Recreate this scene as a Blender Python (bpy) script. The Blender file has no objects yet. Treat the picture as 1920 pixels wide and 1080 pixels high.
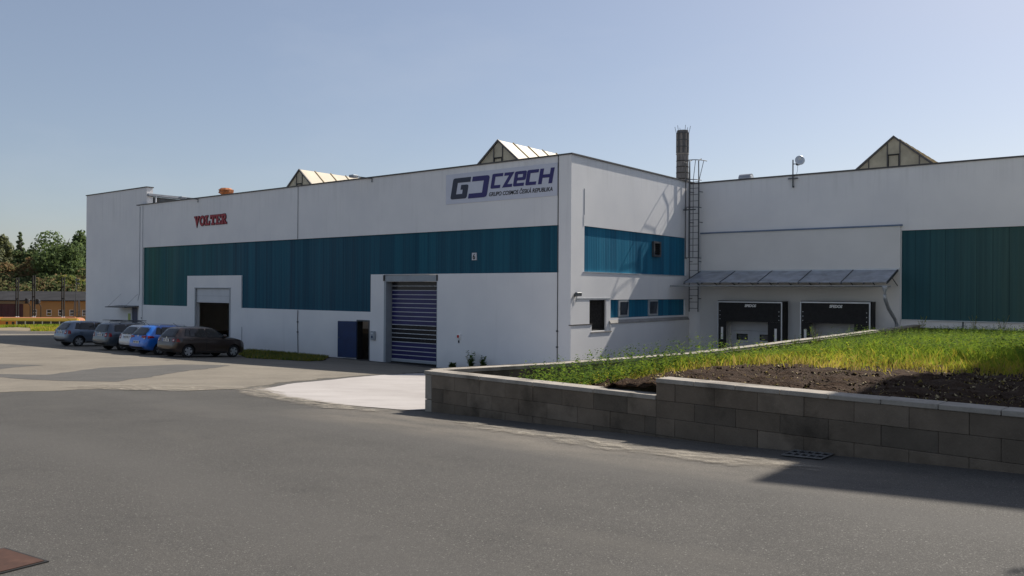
import bpy, bmesh, math, random
import numpy as np
from mathutils import Vector, Matrix
from mathutils.bvhtree import BVHTree

random.seed(7)
rng = np.random.default_rng(11)
SC = bpy.context.scene
COL = SC.collection
R = math.radians

# ------------------------------------------------------------------ camera, sky, sun, exposure
# x runs along the long facade, y away from the road towards the halls, z = 0 at eye height
YAW, PITCH, ROLL = 0.667356, 0.0034496, 0.0065499
def cam_axes():
    cy, sy = math.cos(YAW), math.sin(YAW)
    f = Vector((-sy * math.cos(PITCH), cy * math.cos(PITCH), math.sin(PITCH)))
    r = Vector((cy, sy, 0)); up = r.cross(f)
    c, s = math.cos(ROLL), math.sin(ROLL)
    return c * r + s * up, -s * r + c * up, f
cr, cu, cf = cam_axes()
cam = bpy.data.cameras.new('camera'); cam_o = bpy.data.objects.new('camera', cam); COL.objects.link(cam_o)
cam.sensor_width = 36; cam.lens = 36 * 1531.36 / 1920
cam.clip_start = 0.05; cam.clip_end = 6000
cam_o.matrix_world = Matrix(((cr.x, cu.x, -cf.x, 0), (cr.y, cu.y, -cf.y, 0), (cr.z, cu.z, -cf.z, 0), (0, 0, 0, 1)))
SC.camera = cam_o

SUN = Vector((0.112, 0.710, 0.695)).normalized()
w = bpy.data.worlds.new('World'); SC.world = w; w.use_nodes = True
nt = w.node_tree; bg = nt.nodes['Background']
sky = nt.nodes.new('ShaderNodeTexSky'); sky.sky_type = 'NISHITA'; sky.sun_disc = False
sky.sun_elevation = math.asin(SUN.z); sky.sun_rotation = math.atan2(SUN.x, SUN.y)
sky.altitude = 200; sky.air_density = 1.0; sky.dust_density = 1.3; sky.ozone_density = 2.4
tint = nt.nodes.new('ShaderNodeMix'); tint.data_type = 'RGBA'; tint.blend_type = 'MULTIPLY'; tint.inputs[0].default_value = 1
nt.links.new(sky.outputs[0], tint.inputs[6]); tint.inputs[7].default_value = (1.03, .970, .950, 1)
tc = nt.nodes.new('ShaderNodeTexCoord'); mp = nt.nodes.new('ShaderNodeMapping'); mp.inputs['Scale'].default_value = (1.2, 3.2, 7.0); mp.inputs['Rotation'].default_value = (0, .25, .5)
cn = nt.nodes.new('ShaderNodeTexNoise'); cn.inputs['Scale'].default_value = 1.15; cn.inputs['Detail'].default_value = 7; cn.inputs['Roughness'].default_value = .58
cr_n = nt.nodes.new('ShaderNodeMapRange'); cr_n.inputs[1].default_value = .50; cr_n.inputs[2].default_value = .76; cr_n.inputs[3].default_value = .20; cr_n.inputs[4].default_value = .32
nt.links.new(tc.outputs['Generated'], mp.inputs[0]); nt.links.new(mp.outputs[0], cn.inputs['Vector']); nt.links.new(cn.outputs['Fac'], cr_n.inputs[0])
veil = nt.nodes.new('ShaderNodeMix'); veil.data_type = 'RGBA'; nt.links.new(cr_n.outputs[0], veil.inputs[0]); nt.links.new(tint.outputs[2], veil.inputs[6]); veil.inputs[7].default_value = (5.9, 6.3, 7.1, 1)
nt.links.new(veil.outputs[2], bg.inputs[0]); bg.inputs[1].default_value = 0.077
sun = bpy.data.lights.new('sun', 'SUN'); sun.energy = 5.0; sun.angle = R(0.53); sun.color = (1, 0.93, 0.83)
sun_o = bpy.data.objects.new('sun', sun); COL.objects.link(sun_o)
sun_o.rotation_euler = SUN.to_track_quat('Z', 'Y').to_euler()
SC.view_settings.view_transform = 'Standard'; SC.view_settings.look = 'None'
SC.view_settings.exposure = 0.42; SC.view_settings.gamma = 1
SC.render.engine = 'CYCLES'; SC.cycles.max_bounces = 6

# ------------------------------------------------------------------ node materials
class NT:
    def __init__(s, name):
        m = bpy.data.materials.new(name); m.use_nodes = True; s.m = m; s.t = m.node_tree
        s.b = s.t.nodes['Principled BSDF']; s._p = None
    def n(s, typ, **kw):
        nd = s.t.nodes.new('ShaderNode' + typ)
        for k, v in kw.items(): setattr(nd, k, v)
        return nd
    def lk(s, a, b): s.t.links.new(a, b)
    def pos(s):
        if s._p is None: s._p = s.n('NewGeometry').outputs['Position']
        return s._p
    def objc(s): return s.n('TexCoord').outputs['Object']
    def scale(s, v, sc):
        nd = s.n('VectorMath', operation='MULTIPLY'); s.lk(v, nd.inputs[0]); nd.inputs[1].default_value = sc; return nd.outputs[0]
    def noise(s, v, scale, detail=4, rough=.55, out='Fac'):
        nd = s.n('TexNoise'); s.lk(v, nd.inputs['Vector']); nd.inputs['Scale'].default_value = scale
        nd.inputs['Detail'].default_value = detail; nd.inputs['Roughness'].default_value = rough; return nd.outputs[out]
    def voro(s, v, scale, out='Color'):
        nd = s.n('TexVoronoi'); s.lk(v, nd.inputs['Vector']); nd.inputs['Scale'].default_value = scale; return nd.outputs[out]
    def math(s, op, a, b=None, c=None, clamp=False):
        nd = s.n('Math', operation=op, use_clamp=clamp)
        for i, x in enumerate((a, b, c)):
            if x is None: continue
            if isinstance(x, (int, float)): nd.inputs[i].default_value = x
            else: s.lk(x, nd.inputs[i])
        return nd.outputs[0]
    def ramp(s, f, stops, interp='LINEAR'):
        nd = s.n('ValToRGB'); nd.color_ramp.interpolation = interp; s.lk(f, nd.inputs[0]); e = nd.color_ramp.elements
        while len(e) > 1: e.remove(e[-1])
        for q, (p, c) in enumerate(stops):
            k = e[0] if q == 0 else e.new(p)
            if q == 0: k.position = p
            k.color = (c, c, c, 1) if isinstance(c, (int, float)) else (*c, 1)
        return nd.outputs[0]
    def mix(s, f, a, b, blend='MIX'):
        nd = s.n('Mix', data_type='RGBA', blend_type=blend)
        for i, x in ((0, f), (6, a), (7, b)):
            if isinstance(x, (int, float)): nd.inputs[i].default_value = x
            elif isinstance(x, tuple): nd.inputs[i].default_value = (*x, 1)
            else: s.lk(x, nd.inputs[i])
        return nd.outputs[2]
    def sep(s, v):
        nd = s.n('SeparateXYZ'); s.lk(v, nd.inputs[0]); return nd.outputs
    def comb(s, x, y, z):
        nd = s.n('CombineXYZ')
        for i, q in enumerate((x, y, z)):
            if isinstance(q, (int, float)): nd.inputs[i].default_value = q
            else: s.lk(q, nd.inputs[i])
        return nd.outputs[0]
    def bump(s, h, strength=.3, dist=.01):
        nd = s.n('Bump'); nd.inputs['Strength'].default_value = strength; nd.inputs['Distance'].default_value = dist
        s.lk(h, nd.inputs['Height']); s.lk(nd.outputs[0], s.b.inputs['Normal'])
    def fin(s, col, rough=.8, metal=0, spec=None):
        if isinstance(col, tuple): s.b.inputs['Base Color'].default_value = (*col, 1)
        else: s.lk(col, s.b.inputs['Base Color'])
        if isinstance(rough, (int, float)): s.b.inputs['Roughness'].default_value = rough
        else: s.lk(rough, s.b.inputs['Roughness'])
        s.b.inputs['Metallic'].default_value = metal
        if spec is not None: s.b.inputs['Specular IOR Level'].default_value = spec
        return s.m

def feather(k, width, scale, jag=1.2, top=1., mott=None):
    at = k.n('Attribute', attribute_name='edge').outputs['Fac']
    f = k.math('ADD', k.math('DIVIDE', at, width), k.math('MULTIPLY', k.math('SUBTRACT', k.noise(k.pos(), scale, 6, .7), .62), jag))
    mx = k.n('MixShader'); al = k.ramp(f, [(.18, 0.), (.62, top)])
    if mott: al = k.math('MULTIPLY', al, k.ramp(k.noise(k.scale(k.pos(), (1, 2.2, 1)), mott, 6, .7), [(.38, .12), (.62, 1.)]))
    k.lk(al, mx.inputs[0]); k.lk(k.n('BsdfTransparent').outputs[0], mx.inputs[1]); k.lk(k.b.outputs[0], mx.inputs[2])
    k.lk(mx.outputs[0], k.t.nodes['Material Output'].inputs[0]); return k.m
def simple(name, col, rough=.6, metal=0, var=.12, scale=6, spec=None):
    k = NT(name); f = k.noise(k.objc(), scale, 3)
    lo = tuple(c * (1 - var) for c in col); hi = tuple(min(1, c * (1 + var)) for c in col)
    return k.fin(k.ramp(f, [(.3, lo), (.7, hi)]), rough, metal, spec)

def m_render():
    k = NT('white_render'); p = k.pos()
    a = k.noise(p, .55, 5); b = k.noise(k.scale(p, (3.2, 3.2, .22)), 1.2, 4)
    c = k.ramp(a, [(.25, (.70, .70, .71)), (.75, (.79, .785, .78))])
    c = k.mix(k.ramp(b, [(.60, 0.), (.85, .34)]), c, (.56, .555, .55))
    z = k.sep(p)[2]
    g = k.math('ADD', z, k.math('MULTIPLY', k.noise(p, 1.7, 3), 1.1))
    c = k.mix(k.ramp(k.math('MULTIPLY_ADD', g, -.55, -1.05, clamp=True), [(0, 0.), (1, .35)]), c, (.50, .475, .44))
    st = k.noise(k.scale(p, (4.5, 4.5, .10)), 1.0, 5, .6)
    hi_ = k.math('ADD', k.math('MULTIPLY_ADD', z, .75, -2.9), k.math('MULTIPLY', k.noise(k.scale(p, (1.5, 1.5, .3)), 1.0, 3), .9))
    c = k.mix(k.math('MULTIPLY', k.ramp(hi_, [(.55, 0.), (1.35, 1.)]), k.ramp(st, [(.48, 0.), (.74, .28)])), c, (.50, .50, .49))
    k.bump(k.noise(p, 38, 3), .22, .01)
    return k.fin(c, .88, 0, .25)
def m_teal(name, axis, pitch, lo, hi, grn, g0, g1, seam=False):
    """ribbed translucent cladding: each strip its own tint, weathered streaks, greener towards one end"""
    k = NT(name); p = k.pos(); s = k.sep(p); a = s[axis]
    q = k.math('FLOOR', k.math('DIVIDE', a, pitch))
    wn = k.n('TexWhiteNoise', noise_dimensions='1D'); k.lk(q, wn.inputs['W'])
    st = k.noise(k.scale(p, (7, 7, .12)), 1.0, 5)
    st2 = k.noise(k.scale(p, (1.1, 1.1, .25)), .6, 3)
    f = k.math('ADD', k.math('MULTIPLY', wn.outputs['Value'], .22), k.math('ADD', k.math('MULTIPLY', st, .7), k.math('MULTIPLY', st2, .35)))
    c = k.ramp(f, [(.38, lo), (.62, tuple((x + y) / 2 for x, y in zip(lo, hi))), (.9, hi)])
    t = k.math('DIVIDE', k.math('SUBTRACT', a, g0), g1 - g0, clamp=True)
    t = k.math('MULTIPLY', t, k.ramp(k.noise(k.scale(p, (2.0, 2.0, .1)), .8, 2), [(.3, .55), (.7, 1.)]), clamp=True)
    c = k.mix(t, c, k.mix(k.ramp(st, [(.3, 0.), (.75, 1.)]), grn, tuple(x * 1.7 for x in grn)))
    if seam:
        fr = k.math('FRACT', k.math('DIVIDE', a, pitch)); c = k.mix(k.ramp(fr, [(0., .5), (.03, .5), (.06, 0.)]), c, tuple(x * .25 for x in lo))
    k.bump(k.math('SINE', k.math('MULTIPLY', a, 2 * math.pi / .125)), .12, .02)
    return k.fin(c, k.ramp(st2, [(.3, .45), (.7, .65)]), 0, .18)

def m_asphalt():
    k = NT('asphalt'); p = k.pos(); s = k.sep(p)
    big = k.noise(p, .16, 4); mid = k.noise(p, 1.1, 5, .65)
    c = k.ramp(big, [(.28, (.047, .0445, .0405)), (.5, (.060, .0570, .0520)), (.72, (.073, .0690, .0625))])
    c = k.mix(k.ramp(mid, [(.35, .0), (.75, .7)]), c, (.084, .079, .0715))
    vc = k.voro(p, 210); v = k.sep(vc)[0]
    c = k.mix(k.ramp(v, [(.0, .55), (.22, .25), (.32, 0.)]), c, (.030, .029, .028))
    c = k.mix(k.ramp(v, [(.70, 0.), (.84, .30), (.95, .5), (.985, .8)]), c, (.165, .157, .143))
    v2 = k.sep(k.voro(p, 120))[0]
    c = k.mix(k.ramp(v2, [(.975, 0.), (.992, .42)]), c, (.33, .32, .29))
    # faint tyre tracks along the road
    d = k.math('ADD', k.math('MULTIPLY', s[0], .0996), s[1])
    wob = k.math('MULTIPLY', k.noise(p, .25, 2), 1.6)
    tr = k.math('SINE', k.math('MULTIPLY', k.math('ADD', d, wob), 2.1))
    c = k.mix(k.ramp(tr, [(.45, 0.), (1, .38)]), c, (.094, .089, .082))
    sp = k.noise(p, .75, 6, .7)
    c = k.mix(k.ramp(sp, [(.60, 0.), (.70, .38)]), c, (.040, .038, .035))
    sq = k.noise(k.scale(p, (.5, 1.4, 1)), .6, 6, .65)
    c = k.mix(k.ramp(sq, [(.56, 0.), (.68, .45)]), c, (.098, .091, .080))
    # sandy dust washed down along the block wall
    off = k.math('SUBTRACT', k.math('ADD', s[1], k.math('MULTIPLY', k.math('ADD', s[0], 4.5), .083)), 8.45)   # metres to the wall line
    nb = k.noise(k.scale(p, (.6, 1.6, 1)), 1.0, 5, .6)
    band = k.math('MULTIPLY', k.ramp(k.math('MULTIPLY_ADD', off, .5, 1.25, clamp=True), [(.0, 0.), (.28, .0), (.55, .85), (.86, 1.), (1., .8)]),
                  k.ramp(nb, [(.30, .15), (.62, 1.)]))
    xm = k.ramp(k.math('MULTIPLY_ADD', s[0], 1 / 12, 10.5 / 12, clamp=True), [(.0, 0.), (.12, .9), (.62, .85), (.8, .25), (1, 0.)])
    past = k.math('LESS_THAN', off, .3)
    band = k.math('MULTIPLY', k.math('MULTIPLY', band, xm), past)
    c = k.mix(k.math('MULTIPLY', band, .8, clamp=True), c, k.mix(v, (.15, .132, .108), (.25, .222, .185)))
    # damp dark line at the foot of the wall
    # gravelly earth far out beyond the yard
    D = k.math('ADD', k.math('MULTIPLY', s[0], -.619), k.math('MULTIPLY', s[1], .786))
    far = k.ramp(k.math('ADD', k.math('MULTIPLY_ADD', D, .2, -11.9), k.math('MULTIPLY', mid, .7)), [(.3, 0.), (.7, 1.)])
    c = k.mix(far, c, k.mix(mid, (.17, .135, .085), (.27, .22, .15)))
    k.bump(k.math('ADD', v, k.math('MULTIPLY', mid, .6)), .55, .006)
    return k.fin(c, .85, 0, .3)
def m_oldyard():
    k = NT('worn_yard_surface'); p = k.pos()
    a = k.noise(p, .5, 6, .65); b = k.noise(k.scale(p, (1.4, .5, 1)), 2.2, 5); v = k.sep(k.voro(p, 70))[0]
    c = k.ramp(a, [(.3, (.145, .128, .104)), (.5, (.18, .160, .130)), (.75, (.22, .196, .160))])
    c = k.mix(k.ramp(b, [(.5, 0.), (.8, .5)]), c, (.125, .116, .10))
    c = k.mix(k.ramp(v, [(.8, 0.), (.95, .6)]), c, (.29, .265, .22))
    cr_ = k.voro(k.scale(p, (.35, .5, 1)), 1.0, 'Distance')
    k.bump(k.math('ADD', v, a), .5, .006)
    k.fin(c, .9, 0, .25); return feather(k, .5, 2.2, 1.6)
def m_patch(name, lo, hi, fw=.12, jag=.8, top=1., mott=None):
    k = NT(name); p = k.pos(); a = k.noise(p, 1.2, 6, .65); v = k.sep(k.voro(p, 80))[0]
    c = k.ramp(a, [(.3, lo), (.7, hi)]); c = k.mix(k.ramp(v, [(.8, 0.), (.95, .45)]), c, tuple(min(1, x * 1.7) for x in hi))
    k.bump(v, .5, .005); k.fin(c, .88, 0, .25); return feather(k, fw, 3.5, jag, top, mott)
def m_apron():
    k = NT('brushed_concrete'); p = k.pos(); s = k.sep(p)
    a = k.noise(p, .7, 6, .6)
    rot = k.comb(k.math('ADD', s[0], s[1]), k.math('SUBTRACT', s[0], s[1]), 0)
    br = k.noise(k.scale(rot, (.35, 9, 1)), 1.4, 4)
    c = k.ramp(a, [(.28, (.33, .305, .29)), (.55, (.41, .385, .37)), (.8, (.46, .435, .42))])
    c = k.mix(k.ramp(br, [(.35, .55), (.6, 0.)]), c, (.27, .25, .238))
    g = k.noise(p, 6, 5, .7); c = k.mix(k.ramp(g, [(.62, 0.), (.8, .5)]), c, (.17, .158, .147))
    k.bump(br, .3, .006); k.fin(c, .9, 0, .25); return feather(k, .10, 4.0, .9)
def m_block(name, col):
    k = NT(name); p = k.pos(); a = k.noise(p, 3.0, 6, .65); b = k.noise(p, 60, 2); d = k.noise(k.scale(p, (1.2, 1.2, 1.2)), 1.3, 5, .6)
    lo = tuple(x * .78 for x in col); hi = tuple(x * 1.2 for x in col)
    c = k.ramp(a, [(.3, lo), (.7, hi)])
    c = k.mix(k.ramp(d, [(.53, 0.), (.66, .75)]), c, tuple(x * .42 for x in col))
    c = k.mix(k.ramp(b, [(.6, 0.), (.8, .4)]), c, tuple(x * 1.6 for x in col))
    k.bump(k.math('ADD', b, a), .7, .006); return k.fin(c, .92, 0, .2)
def m_soil():
    k = NT('turned_earth'); p = k.pos(); a = k.noise(p, 5, 6, .7); b = k.noise(p, 28, 4, .7)
    c = k.ramp(a, [(.3, (.026, .0145, .0085)), (.55, (.052, .031, .019)), (.8, (.092, .060, .039))])
    c = k.mix(k.ramp(b, [(.58, 0.), (.75, .6)]), c, (.16, .115, .078))
    k.bump(k.math('ADD', a, b), 1., .05); return k.fin(c, .95, 0, .15)
def m_leaf(name, col, rough=.5):
    k = NT(name); f = k.noise(k.pos(), .9, 4)
    c = k.ramp(f, [(.3, tuple(x * .72 for x in col)), (.7, tuple(x * 1.25 for x in col))])
    k.fin(c, .8, 0, .06)
    tr = k.n('BsdfTranslucent'); k.lk(c, tr.inputs[0]); mx = k.n('MixShader'); mx.inputs[0].default_value = .5
    k.lk(k.b.outputs[0], mx.inputs[1]); k.lk(tr.outputs[0], mx.inputs[2]); k.lk(mx.outputs[0], k.t.nodes['Material Output'].inputs[0])
    return k.m
def m_brick():
    k = NT('shade_tinted_chimney_brick'); p = k.pos(); s = k.sep(k.objc())
    a = k.noise(k.scale(p, (2.5, 2.5, .8)), 1.2, 5, .65); rows = k.math('FRACT', k.math('MULTIPLY', s[2], 6.5))
    c = k.ramp(a, [(.3, (.078, .080, .090)), (.55, (.135, .138, .150)), (.8, (.27, .275, .285))])  # bluish tint of the chimney's shaded side put into the brick colour
    c = k.mix(k.ramp(rows, [(.0, .5), (.14, .5), (.2, 0.)]), c, (.30, .28, .26))
    return k.fin(c, .9)
def m_glass(name, col=(.012, .014, .016), rough=.06):
    k = NT(name); k.fin(k.ramp(k.noise(k.pos(), 2.5, 2), [(.3, tuple(x * .7 for x in col)), (.7, tuple(x * 1.4 for x in col))]), rough, 0, .5)
    return k.m
def m_paint(name, col, flake=.25):
    k = NT(name); f = k.noise(k.objc(), 3, 4)
    c = k.ramp(f, [(.3, tuple(x * .93 for x in col)), (.7, tuple(x * 1.07 for x in col))])
    dz = k.ramp(k.sep(k.objc())[2], [(.22, .55), (.5, .0)])
    c = k.mix(k.math('MULTIPLY', dz, k.ramp(k.noise(k.objc(), 9, 4), [(.3, .2), (.7, 1.)])), c, (.16, .14, .115))
    k.fin(c, .32, flake, .5); k.b.inputs['Coat Weight'].default_value = .8; k.b.inputs['Coat Roughness'].default_value = .06
    return k.m
def m_rust():
    k = NT('rusty_iron'); p = k.pos(); a = k.noise(p, 9, 6, .7)
    c = k.ramp(a, [(.3, (.045, .024, .018)), (.6, (.075, .038, .027)), (.8, (.11, .06, .042))]); k.bump(a, .4, .004)
    return k.fin(c, .85, .0, .3)

M = {}
M['render'] = m_render()
M['render2'] = simple('dock_wall_render', (.66, .655, .64), .88, 0, .05, .6, .25)
M['tealA'] = m_teal('teal_cladding_long', 0, .5, (.004, .042, .078), (.013, .105, .155), (.010, .075, .062), -38, -48)
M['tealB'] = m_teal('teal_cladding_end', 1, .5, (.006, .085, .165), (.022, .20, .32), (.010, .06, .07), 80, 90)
M['tealC'] = m_teal('teal_cladding_wing', 0, .53, (.014, .062, .082), (.030, .105, .118), (.036, .070, .062), -7.2, -4.2, True)
M['asphalt'] = m_asphalt(); M['yard'] = m_oldyard(); M['apron'] = m_apron()
M['patch'] = m_patch('dark_asphalt_patch', (.075, .073, .069), (.105, .10, .093))
M['sand'] = m_patch('washed_sand', (.22, .195, .160), (.33, .30, .25), .34, 1.9, .8, 2.6)
M['blocks'] = [m_block('block_%d' % i, c) for i, c in enumerate([(.165, .132, .10), (.140, .113, .086), (.19, .154, .118), (.120, .099, .077)])]
M['cap'] = m_block('coping_concrete', (.33, .30, .26))
M['endcap'] = m_block('end_stone', (.30, .27, .23))
M['soil'] = m_soil()
M['brick'] = m_brick(); M['rust'] = m_rust()
M['flash'] = simple('dark_flashing', (.085, .08, .078), .5, .4, .15, 3)
M['steel'] = simple('galvanised_steel', (.40, .42, .44), .5, .35, .2, 5)
M['dsteel'] = simple('dark_steel', (.085, .092, .10), .5, .5, .2, 5)
M['zinc'] = simple('zinc_sheet', (.30, .32, .35), .45, .55, .12, 2)
M['bluezinc'] = simple('blue_grey_flashing', (.13, .18, .27), .5, .3, .12, 2)
M['blackrub'] = simple('black_rubber', (.012, .012, .013), .75, 0, .3, 8)
M['black'] = simple('flat_black', (.010, .010, .010), .8, 0, .3, 5)
M['white'] = simple('white_paint', (.78, .78, .77), .5, 0, .04, 4)
M['offwhite'] = simple('grey_white_panel', (.52, .54, .57), .5, 0, .06, 1.5)
M['greyframe'] = simple('grey_frame', (.30, .33, .36), .5, .2, .08, 3)
M['silverframe'] = simple('silver_frame', (.52, .55, .58), .4, .5, .08, 3)
M['skin'] = simple('weathered_skylight_panel', (.36, .325, .24), .55, 0, .25, 1.6)
M['skyroof'] = simple('cream_skylight_sheet', (.52, .455, .345), .6, 0, .08, 1.2)
M['roof'] = simple('roof_membrane', (.22, .22, .22), .9, 0, .2, 1)
M['navy'] = simple('navy_door_slat', (.018, .018, .10), .35, .1, .15, 2)
M['ndark'] = simple('dark_glazed_slat', (.010, .010, .016), .25, .1, .2, 2)
M['bluedoor'] = simple('blue_door_paint', (.005, .024, .095), .5, 0, .15, 3)
M['signred'] = simple('sign_red', (.30, .014, .028), .5, 0, .12, 3)
M['signdark'] = simple('sign_outline', (.045, .006, .012), .6, 0, .1, 3)
M['panel'] = simple('sign_panel', (.56, .58, .66), .45, 0, .03, 2)
M['logonavy'] = simple('logo_navy', (.022, .016, .13), .45, 0, .06, 3)
M['logogrey'] = simple('logo_slate', (.020, .026, .052), .45, 0, .06, 3)
M['logoblack'] = simple('logo_black', (.012, .012, .015), .5, 0, .06, 3)
M['glass'] = m_glass('dark_glass')
M['greyglass'] = m_glass('window_glass', (.05, .06, .075), .08)
M['curtain'] = simple('dark_curtain', (.022, .020, .020), .9, 0, .4, 9)
M['canopy'] = m_glass('canopy_sheet', (.24, .26, .30), .28)
M['tyre'] = simple('tyre_rubber', (.016, .016, .017), .8, 0, .2, 10)
M['rim'] = simple('alloy_silver', (.56, .57, .58), .3, .75, .08, 5)
M['plastic'] = simple('black_plastic', (.022, .022, .024), .55, 0, .2, 6)
M['tail'] = simple('red_tail_lamp', (.22, .010, .012), .15, 0, .2, 8)
M['lampwhite'] = simple('clear_lamp', (.55, .50, .50), .15, 0, .1, 8)
M['plate'] = simple('number_plate_white', (.62, .63, .64), .5, 0, .1, 12)
M['euro'] = simple('plate_blue', (.02, .05, .30), .5)
M['trainorange'] = simple('train_orange', (.62, .22, .02), .4, 0, .08, .4)
M['trainroof'] = simple('train_roof', (.34, .13, .05), .6, 0, .12, .6)
M['trainyellow'] = simple('train_yellow', (.72, .45, .05), .4, 0, .06, .5)
M['trainlime'] = simple('train_lime', (.50, .42, .03), .4, 0, .08, .5)
M['trainpost'] = simple('train_window_post', (.62, .60, .42), .5, 0, .06, .5)
M['depotwall'] = simple('ochre_plaster', (.36, .205, .080), .9, 0, .10, .25)
M['depotroof'] = simple('grey_roof_felt', (.040, .040, .043), .95, 0, .2, .3, .05)
M['depotbeam'] = simple('brown_lintel', (.20, .155, .10), .9, 0, .1, .4)
M['gate'] = simple('oxblood_gate', (.060, .018, .022), .7, 0, .2, .5)
M['orangecowl'] = simple('orange_cowl', (.36, .12, .035), .6, 0, .35, 9)
M['red'] = simple('alarm_red', (.42, .02, .02), .4)
M['greenplate'] = simple('pale_green_notice', (.34, .42, .12), .6)
M['grateiron'] = simple('worn_grate_iron', (.17, .165, .16), .6, .2, .2, 12)
M['concrete'] = simple('grey_concrete', (.27, .26, .25), .9, 0, .15, 2)
M['hill'] = simple('hillside_undergrowth', (.040, .042, .020), .95, 0, .5, .15)
M['bark'] = simple('bark', (.055, .045, .035), .9, 0, .3, 3)
M['straw'] = simple('dry_straw', (.34, .27, .15), .9, 0, .3, 4)
LEAF = {}
for n_, c_ in dict(bright=(.245, .310, .032), mid=(.165, .245, .028), deep=(.075, .135, .024), yellow=(.39, .345, .045), olive=(.31, .26, .048), dry=(.36, .27, .085),
                   pine=(.125, .175, .078), poplar=(.165, .23, .078), brown=(.26, .165, .085), brown2=(.21, .155, .080), sage=(.22, .24, .15), dark=(.10, .135, .058), lime=(.25, .25, .06), dull=(.195, .205, .09)).items():
    LEAF[n_] = m_leaf('leaf_' + n_, c_)

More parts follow.
